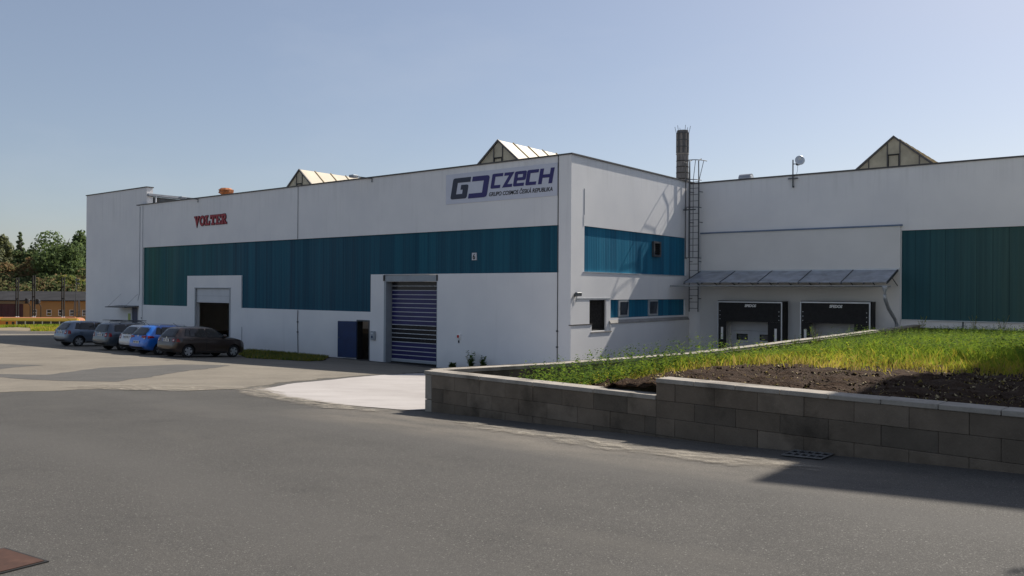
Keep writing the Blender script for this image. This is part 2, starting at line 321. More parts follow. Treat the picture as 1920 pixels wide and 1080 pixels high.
# ------------------------------------------------------------------ mesh builder
class MB:
    def __init__(s): s.v = []; s.f = []; s.m = []; s.mats = []
    def mi(s, mat):
        if mat not in s.mats: s.mats.append(mat)
        return s.mats.index(mat)
    def face(s, pts, mat):
        i = len(s.v); s.v += [tuple(p) for p in pts]; s.f.append(tuple(range(i, i + len(pts)))); s.m.append(s.mi(mat))
    def box(s, lo, hi, mat):
        x0, y0, z0 = lo; x1, y1, z1 = hi
        s.hexa([(x0, y0, z0), (x1, y0, z0), (x1, y1, z0), (x0, y1, z0), (x0, y0, z1), (x1, y0, z1), (x1, y1, z1), (x0, y1, z1)], mat)
    def hexa(s, p, mat):
        i = len(s.v); s.v += [tuple(q) for q in p]; k = s.mi(mat)
        for f in ((0, 3, 2, 1), (4, 5, 6, 7), (0, 1, 5, 4), (1, 2, 6, 5), (2, 3, 7, 6), (3, 0, 4, 7)):
            s.f.append(tuple(i + j for j in f)); s.m.append(k)
    def bbox(s, lo, hi, mat, b=.01):
        """box with bevelled edges"""
        bm = bmesh.new(); bmesh.ops.create_cube(bm, size=1)
        for v in bm.verts:
            v.co = Vector([(l + h) / 2 + c * (h - l) for l, h, c in zip(lo, hi, v.co)])
        bmesh.ops.bevel(bm, geom=list(bm.edges), offset=b, segments=1, affect='EDGES', profile=.5)
        s.addbm(bm, mat)
    def addbm(s, bm, mat):
        i = len(s.v); bm.verts.index_update(); s.v += [tuple(v.co) for v in bm.verts]; k = s.mi(mat)
        for f in bm.faces: s.f.append(tuple(i + v.index for v in f.verts)); s.m.append(k)
        bm.free()
    def tube(s, path, r, mat, n=8, cap=True):
        path = [Vector(p) for p in path]; k = s.mi(mat); rings = []
        rr = r if isinstance(r, (list, tuple)) else [r] * len(path)
        for j, p in enumerate(path):
            a = path[max(j - 1, 0)]; b = path[min(j + 1, len(path) - 1)]; t = (b - a).normalized()
            ref = Vector((0, 0, 1)) if abs(t.z) < .9 else Vector((1, 0, 0))
            e1 = t.cross(ref).normalized(); e2 = t.cross(e1)
            rings.append([len(s.v) + q for q in range(n)])
            s.v += [tuple(p + rr[j] * (math.cos(2 * math.pi * q / n) * e1 + math.sin(2 * math.pi * q / n) * e2)) for q in range(n)]
        for A, B in zip(rings, rings[1:]):
            for q in range(n): s.f.append((A[q], A[(q + 1) % n], B[(q + 1) % n], B[q])); s.m.append(k)
        if cap:
            s.f.append(tuple(rings[0][::-1])); s.m.append(k); s.f.append(tuple(rings[-1])); s.m.append(k)
    def lathe(s, c, prof, mat, n=24, axis=2):
        """prof: (radius, height) pairs"""
        k = s.mi(mat); rings = []
        for r, h in prof:
            rings.append([len(s.v) + q for q in range(n)])
            for q in range(n):
                a = 2 * math.pi * q / n; p = [r * math.cos(a), r * math.sin(a), h]
                if axis == 0: p = [p[2], p[0], p[1]]
                if axis == 1: p = [p[0], p[2], p[1]]
                s.v.append((c[0] + p[0], c[1] + p[1], c[2] + p[2]))
        for A, B in zip(rings, rings[1:]):
            for q in range(n): s.f.append((A[q], A[(q + 1) % n], B[(q + 1) % n], B[q])); s.m.append(k)
        s.f.append(tuple(rings[0][::-1])); s.m.append(k); s.f.append(tuple(rings[-1])); s.m.append(k)
    def prism(s, pts, d, mat, place=lambda x, y, t: (x, y, t)):
        """2-D outline extruded by d[0]..d[1] through place(x, y, t)"""
        i = len(s.v); n = len(pts); k = s.mi(mat)
        s.v += [tuple(place(x, y, d[0])) for x, y in pts] + [tuple(place(x, y, d[1])) for x, y in pts]
        s.f.append(tuple(range(i, i + n))); s.f.append(tuple(range(i + 2 * n - 1, i + n - 1, -1))); s.m += [k, k]
        for j in range(n): s.f.append((i + j, i + n + j, i + n + (j + 1) % n, i + (j + 1) % n)); s.m.append(k)
    def ribbon(s, pl, wd, d, mat, place, rc=0.):
        """a stroke of width wd along polyline pl (2-D) with mitred joints; rc rounds the outer side of the corners"""
        P = [Vector(p) for p in pl]; n = len(P); L = []; Rr = []
        for j in range(n):
            t0 = (P[j] - P[j - 1]).normalized() if j else None; t1 = (P[j + 1] - P[j]).normalized() if j < n - 1 else None
            t0 = t0 or t1; t1 = t1 or t0
            n0 = Vector((-t0.y, t0.x)); n1 = Vector((-t1.y, t1.x)); mm = (n0 + n1)
            mm = mm.normalized() if mm.length > 1e-4 else n0; q = min(1 / max(mm.dot(n0), .35), 2.6) * wd / 2
            L.append(P[j] + mm * q); Rr.append(P[j] - mm * q)
        if rc > 0:
            def rnd(S, side):
                o = []
                for j, p in enumerate(S):
                    if 0 < j < n - 1:
                        a, b = S[j - 1], S[j + 1]; cr_ = (P[j] - P[j - 1]).cross(P[j + 1] - P[j]) * side
                        if cr_ < 0:
                            d0 = (a - p).normalized(); d1 = (b - p).normalized()
                            o.append([p + d0 * rc, p + (d0 + d1) * rc * .28, p + d1 * rc]); continue
                    o.append([p])
                return o
            LL = rnd(L, 1); RR = rnd(Rr, -1)
        else: LL = [[p] for p in L]; RR = [[p] for p in Rr]
        out = [p for g in LL for p in g] + [p for g in RR[::-1] for p in g[::-1]]
        bm = bmesh.new()
        for t in d:
            for p in out: bm.verts.new(place(p.x, p.y, t))
        bm.verts.ensure_lookup_table(); m = len(out)
        f0 = bm.faces.new([bm.verts[j] for j in range(m)]); f1 = bm.faces.new([bm.verts[2 * m - 1 - j] for j in range(m)])
        for j in range(m): bm.faces.new((bm.verts[j], bm.verts[m + j], bm.verts[m + (j + 1) % m], bm.verts[(j + 1) % m]))
        bm.normal_update(); bmesh.ops.triangulate(bm, faces=[f0, f1])
        s.addbm(bm, mat)
    def wall(s, place, solid, holes, d, mat):
        """union of rectangles (x0, z0, x1, z1) minus holes, thickness d[0]..d[1], as one clean shell"""
        xs = sorted({a for r in solid + holes for a in (r[0], r[2])}); zs = sorted({a for r in solid + holes for a in (r[1], r[3])})
        def ins(r, x, z): return r[0] < x < r[2] and r[1] < z < r[3]
        G = [[any(ins(r, (a + b) / 2, (c + e) / 2) for r in solid) and not any(ins(r, (a + b) / 2, (c + e) / 2) for r in holes)
              for c, e in zip(zs, zs[1:])] for a, b in zip(xs, xs[1:])]
        g = lambda i, j: 0 <= i < len(xs) - 1 and 0 <= j < len(zs) - 1 and G[i][j]
        P = place
        for i in range(len(xs) - 1):
            for j in range(len(zs) - 1):
                if not G[i][j]: continue
                a, b, c, e = xs[i], xs[i + 1], zs[j], zs[j + 1]
                s.face([P(a, c, d[0]), P(b, c, d[0]), P(b, e, d[0]), P(a, e, d[0])], mat)
                s.face([P(a, c, d[1]), P(a, e, d[1]), P(b, e, d[1]), P(b, c, d[1])], mat)
                if not g(i - 1, j): s.face([P(a, c, d[0]), P(a, e, d[0]), P(a, e, d[1]), P(a, c, d[1])], mat)
                if not g(i + 1, j): s.face([P(b, c, d[0]), P(b, c, d[1]), P(b, e, d[1]), P(b, e, d[0])], mat)
                if not g(i, j - 1): s.face([P(a, c, d[0]), P(a, c, d[1]), P(b, c, d[1]), P(b, c, d[0])], mat)
                if not g(i, j + 1): s.face([P(a, e, d[0]), P(b, e, d[0]), P(b, e, d[1]), P(a, e, d[1])], mat)
    def build(s, name, parent=None, smooth=False, mat=None):
        me = bpy.data.meshes.new(name)
        off = Vector((0, 0, 0)); q = parent
        while q is not None: off = off + q.location; q = q.parent
        me.from_pydata([tuple(Vector(v) - off) for v in s.v], [], s.f)
        for m_ in s.mats: me.materials.append(m_)
        me.polygons.foreach_set('material_index', s.m)
        if smooth: me.polygons.foreach_set('use_smooth', [True] * len(s.f))
        bm = bmesh.new(); bm.from_mesh(me); bmesh.ops.recalc_face_normals(bm, faces=bm.faces); bm.to_mesh(me); bm.free()
        o = bpy.data.objects.new(name, me); COL.objects.link(o); o.parent = parent
        return o
def np_mesh(name, V, F, mi, mats, parent=None):
    me = bpy.data.meshes.new(name); V = np.asarray(V, np.float32); F = np.asarray(F, np.int32); k = F.shape[1]
    me.vertices.add(len(V)); me.vertices.foreach_set('co', V.ravel())
    me.loops.add(F.size); me.loops.foreach_set('vertex_index', F.ravel())
    me.polygons.add(len(F)); me.polygons.foreach_set('loop_start', np.arange(len(F), dtype=np.int32) * k)
    for m_ in mats: me.materials.append(m_)
    me.polygons.foreach_set('material_index', np.asarray(mi, np.int32)); me.update(calc_edges=True); me.validate()
    o = bpy.data.objects.new(name, me); COL.objects.link(o); o.parent = parent
    return o
def tag(o, label=None, cat=None, group=None, kind=None):
    for k_, v_ in (('label', label), ('category', cat), ('group', group), ('kind', kind)):
        if v_: o[k_] = v_
    return o
def thing(name, loc, label, cat, group=None, rz=0):
    o = bpy.data.objects.new(name, None); COL.objects.link(o); o.location = loc; o.rotation_euler.z = rz
    o.empty_display_size = .3
    return tag(o, label, cat, group)
def copy_tree(o, parent=None):
    c = o.copy(); COL.objects.link(c); c.parent = parent
    for ch in list(o.children): copy_tree(ch, c)
    return c
def struct(o): o['kind'] = 'structure'; return o
def text_mesh(txt, size, name, parent, mat, M4, shear=0., sx=1., bold=0.):
    cu_ = bpy.data.curves.new(name, 'FONT'); cu_.body = txt; cu_.size = size; cu_.shear = shear; cu_.extrude = .006; cu_.offset = bold
    cu_.align_x = 'LEFT'
    t = bpy.data.objects.new('tmp', cu_); COL.objects.link(t)
    me = bpy.data.meshes.new_from_object(t.evaluated_get(bpy.context.evaluated_depsgraph_get()))
    bpy.data.objects.remove(t)
    xs = [v.co.x for v in me.vertices]; wdt = max(xs) - min(xs); x0 = min(xs)
    off = Vector((0, 0, 0)); q = parent
    while q is not None: off = off + q.location; q = q.parent
    for v in me.vertices:
        v.co = M4((v.co.x - x0) / wdt * sx, v.co.y, v.co.z) - off
    me.materials.clear(); me.materials.append(mat)
    o = bpy.data.objects.new(name, me); COL.objects.link(o); o.parent = parent
    return o

# ------------------------------------------------------------------ ground
TU = np.array([-62., -45, -30, -17, -8.5, -4, 0, 12]); TV = np.array([-40., 0, 8.6, 13, 17, 21, 25, 34, 36])
TH = np.array([[2.6, 2.3, 1.9, 1.6, 1.40, 1.3, 1.2, 1.1], [2.7, 2.4, 2.15, 1.85, 1.60, 1.52, 1.45, 1.3], [2.9, 2.7, 2.45, 2.1, 1.78, 1.66, 1.48, 1.3],
               [2.95, 2.8, 2.6, 2.32, 2.05, 1.9, 1.8, 1.6], [3.0, 2.9, 2.78, 2.55, 2.4, 2.4, 2.4, 2.0], [3.08, 3.03, 3.0, 2.9, 3.2, 3.0, 3.0, 2.3],
               [3.2, 3.2, 3.2, 3.3, 3.9, 3.6, 3.3, 2.5], [3.2, 3.2, 3.2, 4.6, 4.9, 4.0, 3.3, 2.5], [3.2, 3.2, 3.2, 4.6, 4.9, 4.0, 3.3, 2.5]])
def _bil(u, v):
    u = np.clip(u, TU[0], TU[-1]); v = np.clip(v, TV[0], TV[-1])
    i = np.clip(np.searchsorted(TU, u, side='right') - 1, 0, len(TU) - 2); j = np.clip(np.searchsorted(TV, v, side='right') - 1, 0, len(TV) - 2)
    a = (u - TU[i]) / (TU[i + 1] - TU[i]); b = (v - TV[j]) / (TV[j + 1] - TV[j])
    return (TH[j, i] * (1 - a) + TH[j, i + 1] * a) * (1 - b) + (TH[j + 1, i] * (1 - a) + TH[j + 1, i + 1] * a) * b
def gz(u, v):
    u = np.asarray(u, float); v = np.asarray(v, float); h = 0
    for du, dv in ((0, 0), (1.2, 0), (-1.2, 0), (0, 1.2), (0, -1.2)): h = h + _bil(u + du, v + dv) / 5
    t = np.clip((-.619 * u + .786 * v - 65) / 62, 0, 1)
    return -(h + t * t * (3 - 2 * t) * 6.3)
def g1(u, v): return float(gz(u, v))
def grid_axis(lo, hi, step, far_lo, far_hi):
    a = list(np.arange(lo, hi + 1e-6, step)); s = step; x = a[-1]
    while x < far_hi: s = min(s * 1.35, 150); x += s; a.append(x)
    s = step; x = a[0]; b = []
    while x > far_lo: s = min(s * 1.35, 150); x -= s; b.append(x)
    return np.array(b[::-1] + a)
GU = grid_axis(-62, 14, .5, -2200, 2200); GV = grid_axis(-14, 37, .5, -1800, 2600)
uu, vv = np.meshgrid(GU, GV, indexing='ij'); zz = gz(uu, vv)
V_ = np.stack([uu, vv, zz], -1).reshape(-1, 3); nu, nv = len(GU), len(GV)
ii, jj = np.meshgrid(np.arange(nu - 1), np.arange(nv - 1), indexing='ij'); b0 = (ii * nv + jj).ravel()
F_ = np.stack([b0, b0 + nv, b0 + nv + 1, b0 + 1], -1)
ground = np_mesh('ground', V_, F_, np.zeros(len(F_)), [M['asphalt']]); struct(ground)
ground.data.polygons.foreach_set('use_smooth', [True] * len(F_))

def rough_poly(pts, step=.35, amp=.10, seed=1):
    r = random.Random(seed); o = []
    for a, b in zip(pts, pts[1:] + pts[:1]):
        n = max(1, int(math.dist(a, b) / step)); nx, ny = (b[1] - a[1]), -(b[0] - a[0]); l = math.hypot(nx, ny) or 1; w0 = 0
        for k in range(n):
            t = k / n; w0 = .6 * w0 + r.uniform(-amp, amp)
            e = min(1, 4 * t, 4 * (1 - t)) if n > 3 else 0
            o.append((a[0] + (b[0] - a[0]) * t + nx / l * w0 * e, a[1] + (b[1] - a[1]) * t + ny / l * w0 * e))
    return o
def clip(poly, ax, lim, keep_less):
    o = []
    for a, b in zip(poly, poly[1:] + poly[:1]):
        ia = (a[ax] <= lim) if keep_less else (a[ax] >= lim); ib = (b[ax] <= lim) if keep_less else (b[ax] >= lim)
        if ia: o.append(a)
        if ia != ib:
            t = (lim - a[ax]) / (b[ax] - a[ax]); o.append((a[0] + (b[0] - a[0]) * t, a[1] + (b[1] - a[1]) * t))
    return o
def draped(name, poly, mat, lift=.004, cell=.25, fn=None):
    """sheet that follows the ground, cut on the ground's own grid"""
    fn = fn or g1; mb = MB(); xs = [p[0] for p in poly]
    for i in range(math.floor(min(xs) / cell), math.ceil(max(xs) / cell)):
        c = clip(clip(poly, 0, i * cell, False), 0, (i + 1) * cell, True)
        if len(c) < 3: continue
        ys = [p[1] for p in c]
        for j in range(math.floor(min(ys) / cell), math.ceil(max(ys) / cell)):
            q = clip(clip(c, 1, j * cell, False), 1, (j + 1) * cell, True)
            if len(q) >= 3:
                area = sum(a[0] * b[1] - b[0] * a[1] for a, b in zip(q, q[1:] + q[:1]))
                if abs(area) > 1e-6: mb.face([(x, y, fn(x, y) + lift) for x, y in q], mat)
    o = mb.build(name); at = o.data.attributes.new('edge', 'FLOAT', 'POINT')
    A = np.array(poly); B = np.roll(A, -1, 0); d = B - A; L2 = (d ** 2).sum(1) + 1e-12; out = []
    for v in o.data.vertices:
        q = np.array(v.co[:2]); t = np.clip(((q - A) * d).sum(1) / L2, 0, 1); out.append(float(np.sqrt((((A + d * t[:, None]) - q) ** 2).sum(1).min())))
    at.data.foreach_set('value', out); return o
yard = draped('yard', rough_poly([(-17.6, 5.6), (-16.8, 8.0), (-15.1, 8.8), (-14.75, 9.95), (-16.3, 12.1), (-18.0, 16.0), (-19.8, 20.3), (-22.6, 24.6), (-27, 25.0), (-31, 25.0), (-45, 25.0), (-60, 25.0), (-61.5, 20), (-61, 4), (-45, -2), (-28, 1)], .4, .14, 3), M['yard'], .004)
struct(yard)
for k_, (poly, sd) in enumerate([([(-25.2, 7.6), (-20.2, 8.4), (-18.9, 9.3), (-21.5, 12.0), (-25.2, 16.3), (-26.6, 15.0), (-25.7, 12.0), (-22.9, 9.3)], 5), ([(-31, 6.5), (-26.2, 9.3), (-28.2, 11.5), (-33, 8.6)], 8)]):
    struct(draped('asphalt_patch', rough_poly(poly, .4, .10, sd), M['patch'], .008))
struct(draped('sand_wash', rough_poly([(-18.4, 7.3), (-16.3, 7.9), (-15.0, 8.5), (-14.6, 10.0), (-15.6, 10.7), (-17.1, 9.9), (-18.6, 8.8)], .25, .16, 9), M['sand'], .0125))
struct(draped('sand_wash', rough_poly([(-15.3, 9.9), (-14.3, 9.1), (-12.5, 8.5), (-10.4, 7.9), (-8.9, 7.95), (-8.65, 8.7), (-10.2, 8.95), (-12.5, 9.5), (-14.3, 10.3), (-15.6, 11.4), (-16.1, 11.2)], .25, .10, 12), M['sand'], .0125))
struct(draped('sand_wash', rough_poly([(-8.9, 8.35), (-8.4, 7.95), (-5.2, 7.2), (-2.9, 6.9), (-1.9, 7.1), (-2.2, 7.75), (-4.5, 7.95), (-7, 8.3)], .25, .10, 14), M['sand'], .0125))
apron = draped('concrete_apron', rough_poly([(-14.7, 9.95), (-14.2, 9.9), (-12.5, 9.08), (-10.2, 8.58), (-8.75, 8.6), (-8.62, 8.8), (-7.9, 12), (-7.4, 16), (-8.5, 21.5), (-12.5, 22.0), (-16.9, 24.6), (-17.0, 25.1), (-22.6, 25.0), (-21.6, 23.2), (-19.8, 20.3), (-18.0, 16.0), (-16.2, 12.1)], .5, .05, 4), M['apron'], .0085)
struct(apron)

# ------------------------------------------------------------------ planted bank behind the block walls
def wall_y(u): return 8.45 - .083 * (u + 4.5)
BACK = [(-8.56, 8.78), (-7.79, 11.19), (-7.12, 15.06), (-7.08, 18.4), (-7.08, 22.3), (-7.15, 34.6)]
def back_u(v): return float(np.interp(v, [p[1] for p in BACK], [p[0] for p in BACK]))
def sz(u, v):
    """soil height inside the walls"""
    u = np.asarray(u, float); v = np.asarray(v, float)
    t = np.clip((u + 7.6) / 3.2, 0, 1); t = t * t * (3 - 2 * t)
    z = -1.52 + .40 * t
    z = z - .20 * np.clip((v - 15) / 10, 0, 1) - .16 * np.clip((v - 26) / 8, 0, 1)
    z = z + .10 * np.exp(-((u + 3.6) / 2.2) ** 2 - ((v - 10.6) / 1.6) ** 2)
    return np.maximum(z, -1.66 + .2 * np.clip((v - 11) / 6, 0, 1))
def soil_sheet():
    us = np.concatenate([np.arange(0, 1, .006), [1.0]]); mb = None
    n1 = 150; n2 = 190
    P = np.zeros((n1, n2, 3))
    for j in range(n2):
        s_ = (j / (n2 - 1)) ** 2.0; 
        for i in range(n1):
            t = i / (n1 - 1); u1 = 13.
            v0 = wall_y(0) ; 
            # rows follow the front wall, then straighten to the wing
            v_ = s_ * 26.2
            ul = back_u(min(34.5, 9.0 + v_)) + .16
            u_ = ul + (u1 - ul) * t ** 1.5
            vv_ = (wall_y(u_) + .16) * (1 - s_) + 34.75 * s_
            P[i, j] = (u_, vv_, 0)
    U, W = P[..., 0], P[..., 1]
    z = sz(U, W)
    r = np.random.default_rng(3)
    clod = np.zeros_like(z)
    for k in range(14):
        fx, fy = r.normal(0, 6 + k, 2); clod += np.sin(U * fx + W * fy + r.uniform(0, 6)) * .006
    clod += r.normal(0, .013, z.shape)
    P[..., 2] = z + clod * 1.0
    i_, j_ = np.meshgrid(np.arange(n1 - 1), np.arange(n2 - 1), indexing='ij'); b = (i_ * n2 + j_).ravel()
    return np_mesh('soil', P.reshape(-1, 3), np.stack([b, b + n2, b + n2 + 1, b + 1], -1), np.zeros(len(b)), [M['soil']])
soil = struct(soil_sheet())

# ------------------------------------------------------------------ block walls
def block_run(mb, a, b, top, bottom_fn, thick, seed, start_half=False, bl=.5, ch=.2):
    """courses of bevelled blocks from a to b (outer face line), below `top`"""
    r = random.Random(seed); a = Vector(a); b = Vector(b); L = (b - a).length; t = (b - a) / L; nrm = Vector((-t.y, t.x))
    zlow = min(bottom_fn(*(a + t * L * k / 10)) for k in range(11)) - .08
    z = top; row = 0
    while z > zlow:
        x = -(.25 if (row % 2) ^ start_half else 0)
        while x < L - .01:
            x0, x1 = max(0, x), min(L, x + bl); x += bl
            if x1 - x0 < .03: continue
            mid = a + t * (x0 + x1) / 2
            if z - .0 < bottom_fn(*mid) - .12: continue
            jo = r.uniform(-.004, .004); gp = .0012
            bm = bmesh.new(); bmesh.ops.create_cube(bm, size=1)
            for v in bm.verts:
                q = a + t * ((x0 + gp) if v.co.x < 0 else (x1 - gp)) + nrm * (jo if v.co.y < 0 else thick)
                v.co = Vector((q.x, q.y, (z - ch + gp) if v.co.z < 0 else (z - gp)))
            bmesh.ops.bevel(bm, geom=list(bm.edges), offset=.004, segments=1, affect='EDGES', profile=.5)
            mb.addbm(bm, M['blocks'][r.choice([0, 0, 1, 1, 2, 3])])
        z -= ch; row += 1
def coping(mb, a, b, top, thick, over, seed, step=.5, h=.05):
    r = random.Random(seed); a = Vector(a); b = Vector(b); L = (b - a).length; t = (b - a) / L; nrm = Vector((-t.y, t.x)); x = 0
    while x < L - 1e-3:
        x1 = min(L, x + step); bm = bmesh.new(); bmesh.ops.create_cube(bm, size=1); dz = r.uniform(-.003, .003)
        for v in bm.verts:
            q = a + t * ((x + .003) if v.co.x < 0 else (x1 - .003)) + nrm * (-over if v.co.y < 0 else thick + over)
            v.co = Vector((q.x, q.y, top - h if v.co.z < 0 else top + dz))
        bmesh.ops.bevel(bm, geom=list(bm.edges), offset=.006, segments=1, affect='EDGES', profile=.5)
        mb.addbm(bm, M['cap']); x = x1
W0 = (-8.42, wall_y(-8.42)); W1 = (-4.53, wall_y(-4.53)); W2 = (9.0, wall_y(9.0))
fw_ = thing('retaining_wall', (-4.5, 8.45, g1(-4.5, 8.45)), 'low stepped wall of grey concrete blocks along the road, in front of the bare soil', 'wall')
mb = MB(); block_run(mb, W0, W1, -1.25, g1, .25, 3); mb.build('low_section', fw_)
mb = MB(); block_run(mb, W1, W2, -1.05, g1, .25, 4, True); mb.build('raised_section', fw_)
mb = MB(); coping(mb, W0, W1, -1.20, .25, .015, 5, 1.0)
coping(mb, W1, W2, -1.00, .25, .015, 6, .5); mb.build('coping', fw_)
mb = MB(); e = .14
for z0, z1 in ((-1.62, -1.25), (-1.95, -1.628)): mb.bbox((-8.56, wall_y(-8.5) - .004, z0), (-8.424, wall_y(-8.5) + .25, z1), M['endcap'], .008)
mb.bbox((-8.575, wall_y(-8.5) - .018, -1.25), (-8.424, wall_y(-8.5) + .268, -1.2), M['cap'], .006)
mb.build('end_post', fw_)
bw_ = thing('retaining_wall', (-7.1, 20, g1(-7.1, 20)), 'block wall with pale coping running back from the road to the loading bays, grass spilling over it', 'wall')
mb = MB(); mc = MB(); BP = [(-8.56 + .0, 9.04)] + BACK[1:]
for k_, (p, q) in enumerate(zip(BP, BP[1:])):
    block_run(mb, q, p, -1.26, lambda x, y: max(g1(x, y), -4.2), -.22, 20 + k_)
    coping(mc, q, p, -1.21, -.22, -.015, 30 + k_, 1.0)
mb.build('block_courses', bw_); mc.build('coping', bw_)

# ------------------------------------------------------------------ factory hall
VA, UB, VC = 25.14, -17.03, 34.9
FB = -3.9            # walls go this deep
PA = lambda x, z, t: (x, VA + t, z)
PBf = lambda y, z, t: (UB - t, y, z)
PC = lambda x, z, t: (x, VC + t, z)
hall = thing('factory_hall', (-33, 40, -3.2), 'long white factory hall with a blue-green panel band and a roller door', 'factory')
holesA = [(-42.6, FB, -39.08, .02), (-27.1, FB, -23.83, .68), (-28.86, FB, -28.06, -1.42)]
solidA = [(-48.87, FB, -48.42, 5.08), (-48.42, 2.485, -17.6, 5.08), (-48.42, FB, -17.6, -1.0), (-43.41, -1.0, -38.1, .73), (-27.97, -1.0, -17.6, .70)]
mb = MB(); mb.wall(PA, solidA, holesA, (0, .30), M['render'])
# corner pier and end wall, cut for the cladding and the windows
mb.wall(PA, [(-17.588, FB, UB, 5.08)], [], (-.012, .30), M['render'])
mb.wall(PBf, [(25.441, FB, VC + 12, 5.08)], [(26.03, .75, 34.55, 2.485), (27.96, -1.06, 34.5, -.33), (26.42, -1.53, 27.64, -.33)], (0, .30), M['render'])
# thicker plinth below the sill line
mb.wall(PBf, [(25.05, FB, 26.48, -1.28), (26.48, FB, 27.9, -1.60), (27.9, FB, 34.75, -1.28)], [], (-.065, -.003), M['render'])
mb.build('wall', hall)
mb = MB(); mb.box((-48.42, VA + .07, 0), (-17.6, VA + .10, 0.001), M['tealA'])
mb = MB()
mb.wall(PA, [(-48.42, -1.0, -17.6, 2.485)], [(-43.41, -1.1, -38.1, .73), (-27.97, -1.1, -17.5, .70)], (.07, .12), M['tealA'])
o = mb.build('cladding_band', hall); o['label'] = 'long blue-green ribbed panel band'
mb = MB(); mb.wall(PBf, [(26.03, .75, 34.55, 2.485)], [], (.06, .11), M['tealB']); mb.build('cladding_band', hall)
mb = MB()
mb.wall(PBf, [(27.96, -1.06, 34.5, -.33)], [], (.07, .11), M['tealB']); o = mb.build('window_strip', hall)
for y0, y1 in ((28.62, 29.40), (31.10, 31.92)):
    mb = MB(); mb.wall(PBf, [(y0, -1.03, y1, -.36)], [(y0 + .09, -.95, y1 - .09, -.43)], (.005, .06), M['silverframe'])
    fr = mb.build('window', hall); 
    mb = MB(); mb.face([PBf(y0 + .08, -.96, .03), PBf(y1 - .08, -.96, .03), PBf(y1 - .08, -.42, -.035), PBf(y0 + .08, -.42, -.035)], M['greyglass'])
    mb.build('pane', fr)
mb = MB()      # dark curtained window
for k in range(12):
    y0 = 26.47 + k * .0933
    mb.face([PBf(y0, -1.53, .16), PBf(y0 + .047, -1.53, .21), PBf(y0 + .047, -.36, .21), PBf(y0, -.36, .16)], M['curtain'])
    mb.face([PBf(y0 + .047, -1.53, .21), PBf(y0 + .0933, -1.53, .16), PBf(y0 + .0933, -.36, .16), PBf(y0 + .047, -.36, .21)], M['curtain'])
cw = mb.build('curtained_window', hall); cw['label'] = 'dark window with a hanging curtain'
mb = MB(); mb.wall(PBf, [(26.42, -1.53, 27.64, -.33)], [(26.49, -1.47, 27.57, -.39)], (.08, .15), M['black']); mb.build('frame', cw)
mb = MB()     # sills: sunlit sloping ledge, small ledges
mb.hexa([PBf(27.86, -1.13, -.003), PBf(34.75, -1.13, -.003), PBf(34.75, -1.13, .30), PBf(27.86, -1.13, .30), PBf(27.86, -1.06, .05), PBf(34.75, -1.06, .05), PBf(34.75, -1.06, .29), PBf(27.86, -1.06, .29)], M['zinc'])
mb.hexa([PBf(27.85, -1.28, -.09), PBf(34.78, -1.28, -.09), PBf(34.78, -1.28, -.005), PBf(27.85, -1.28, -.005), PBf(27.85, -1.255, -.09), PBf(34.78, -1.255, -.09), PBf(34.78, -1.14, -.005), PBf(27.85, -1.14, -.005)], M['concrete'])
mb.box((UB + .002, 25.0, -1.278), (UB + .085, 26.50, -1.245), M['flash'])
mb.box((UB + .002, 26.40, -1.598), (UB + .09, 27.92, -1.56), M['concrete'])
mb.box((UB + .002, 25.5, -.30), (UB + .016, 27.93, -.262), M['silverframe'])
mb.box((UB + .002, 25.95, .715), (UB + .022, 34.55, .748), M['silverframe'])
mb.build('window_sill', hall)
# roof, parapet coping
mb = MB(); mb.box((-48.6, VA + .31, 4.55), (UB - .31, 62, 4.7), M['roof']); mb.build('roof', hall)
mb = MB(); mb.box((-49.2, VA - .045, 5.082), (UB - .31, VA + .36, 5.135), M['flash'])
mb.box((UB - .309, VA - .045, 5.083), (UB + .05, 62, 5.136), M['flash']); o = mb.build('parapet_coping', hall)
mb = MB(); mb.box((-48.6, 61.5, FB), (UB - .32, 62, 4.54), M['render']); mb.build('rear_wall', hall); mb = MB(); mb.box((-17.4, VC + 12, FB), (UB, 62, 5.08), M['render']); mb.build('rear_wall', hall)
# taller left bay with its own side wall
mb = MB(); mb.wall(lambda x, z, t: (x, 25.45 + t, z), [(-56.6, FB, -48.64, 6.2)], [(-50.37, FB, -49.62, -1.19)], (0, .40), M['render'])
mb.box((-56.6, 25.852, FB), (-56.2, 62, 5.6), M['render']); mb.box((-56.2, 25.852, 5.3), (-48.9, 62, 5.5), M['roof'])
mb.build('tall_end_bay', hall)
mb = MB(); mb.box((-56.65, 25.41, 6.202), (-48.6, 25.89, 6.26), M['flash'])
mb.build('parapet_coping', hall)
mb = MB(); mb.box((-48.9, 25.853, 3.0), (-48.72, 62, 5.66), M['dsteel'])
for k in range(24): mb.box((-48.72, 26.2 + k * 1.4, 4.7), (-48.69, 26.26 + k * 1.4, 5.66), M['flash'])
for k in range(8): mb.box((-48.715, 27.0 + k * 2.8, 5.05), (-48.70, 27.9 + k * 2.8, 5.45), M['skin'])
mb.build('side_wall', hall)
mb = MB(); mb.box((-48.72, 25.5, 5.70), (-48.50, 62, 5.83), M['zinc']); mb.box((-48.60, 25.5, 5.66), (-48.52, 62, 5.70), M['dsteel'])
mb.tube([(-48.56, 26.0, 5.7), (-48.56, 26.0, 4.7)], .05, M['offwhite']); mb.build('gutter', hall)
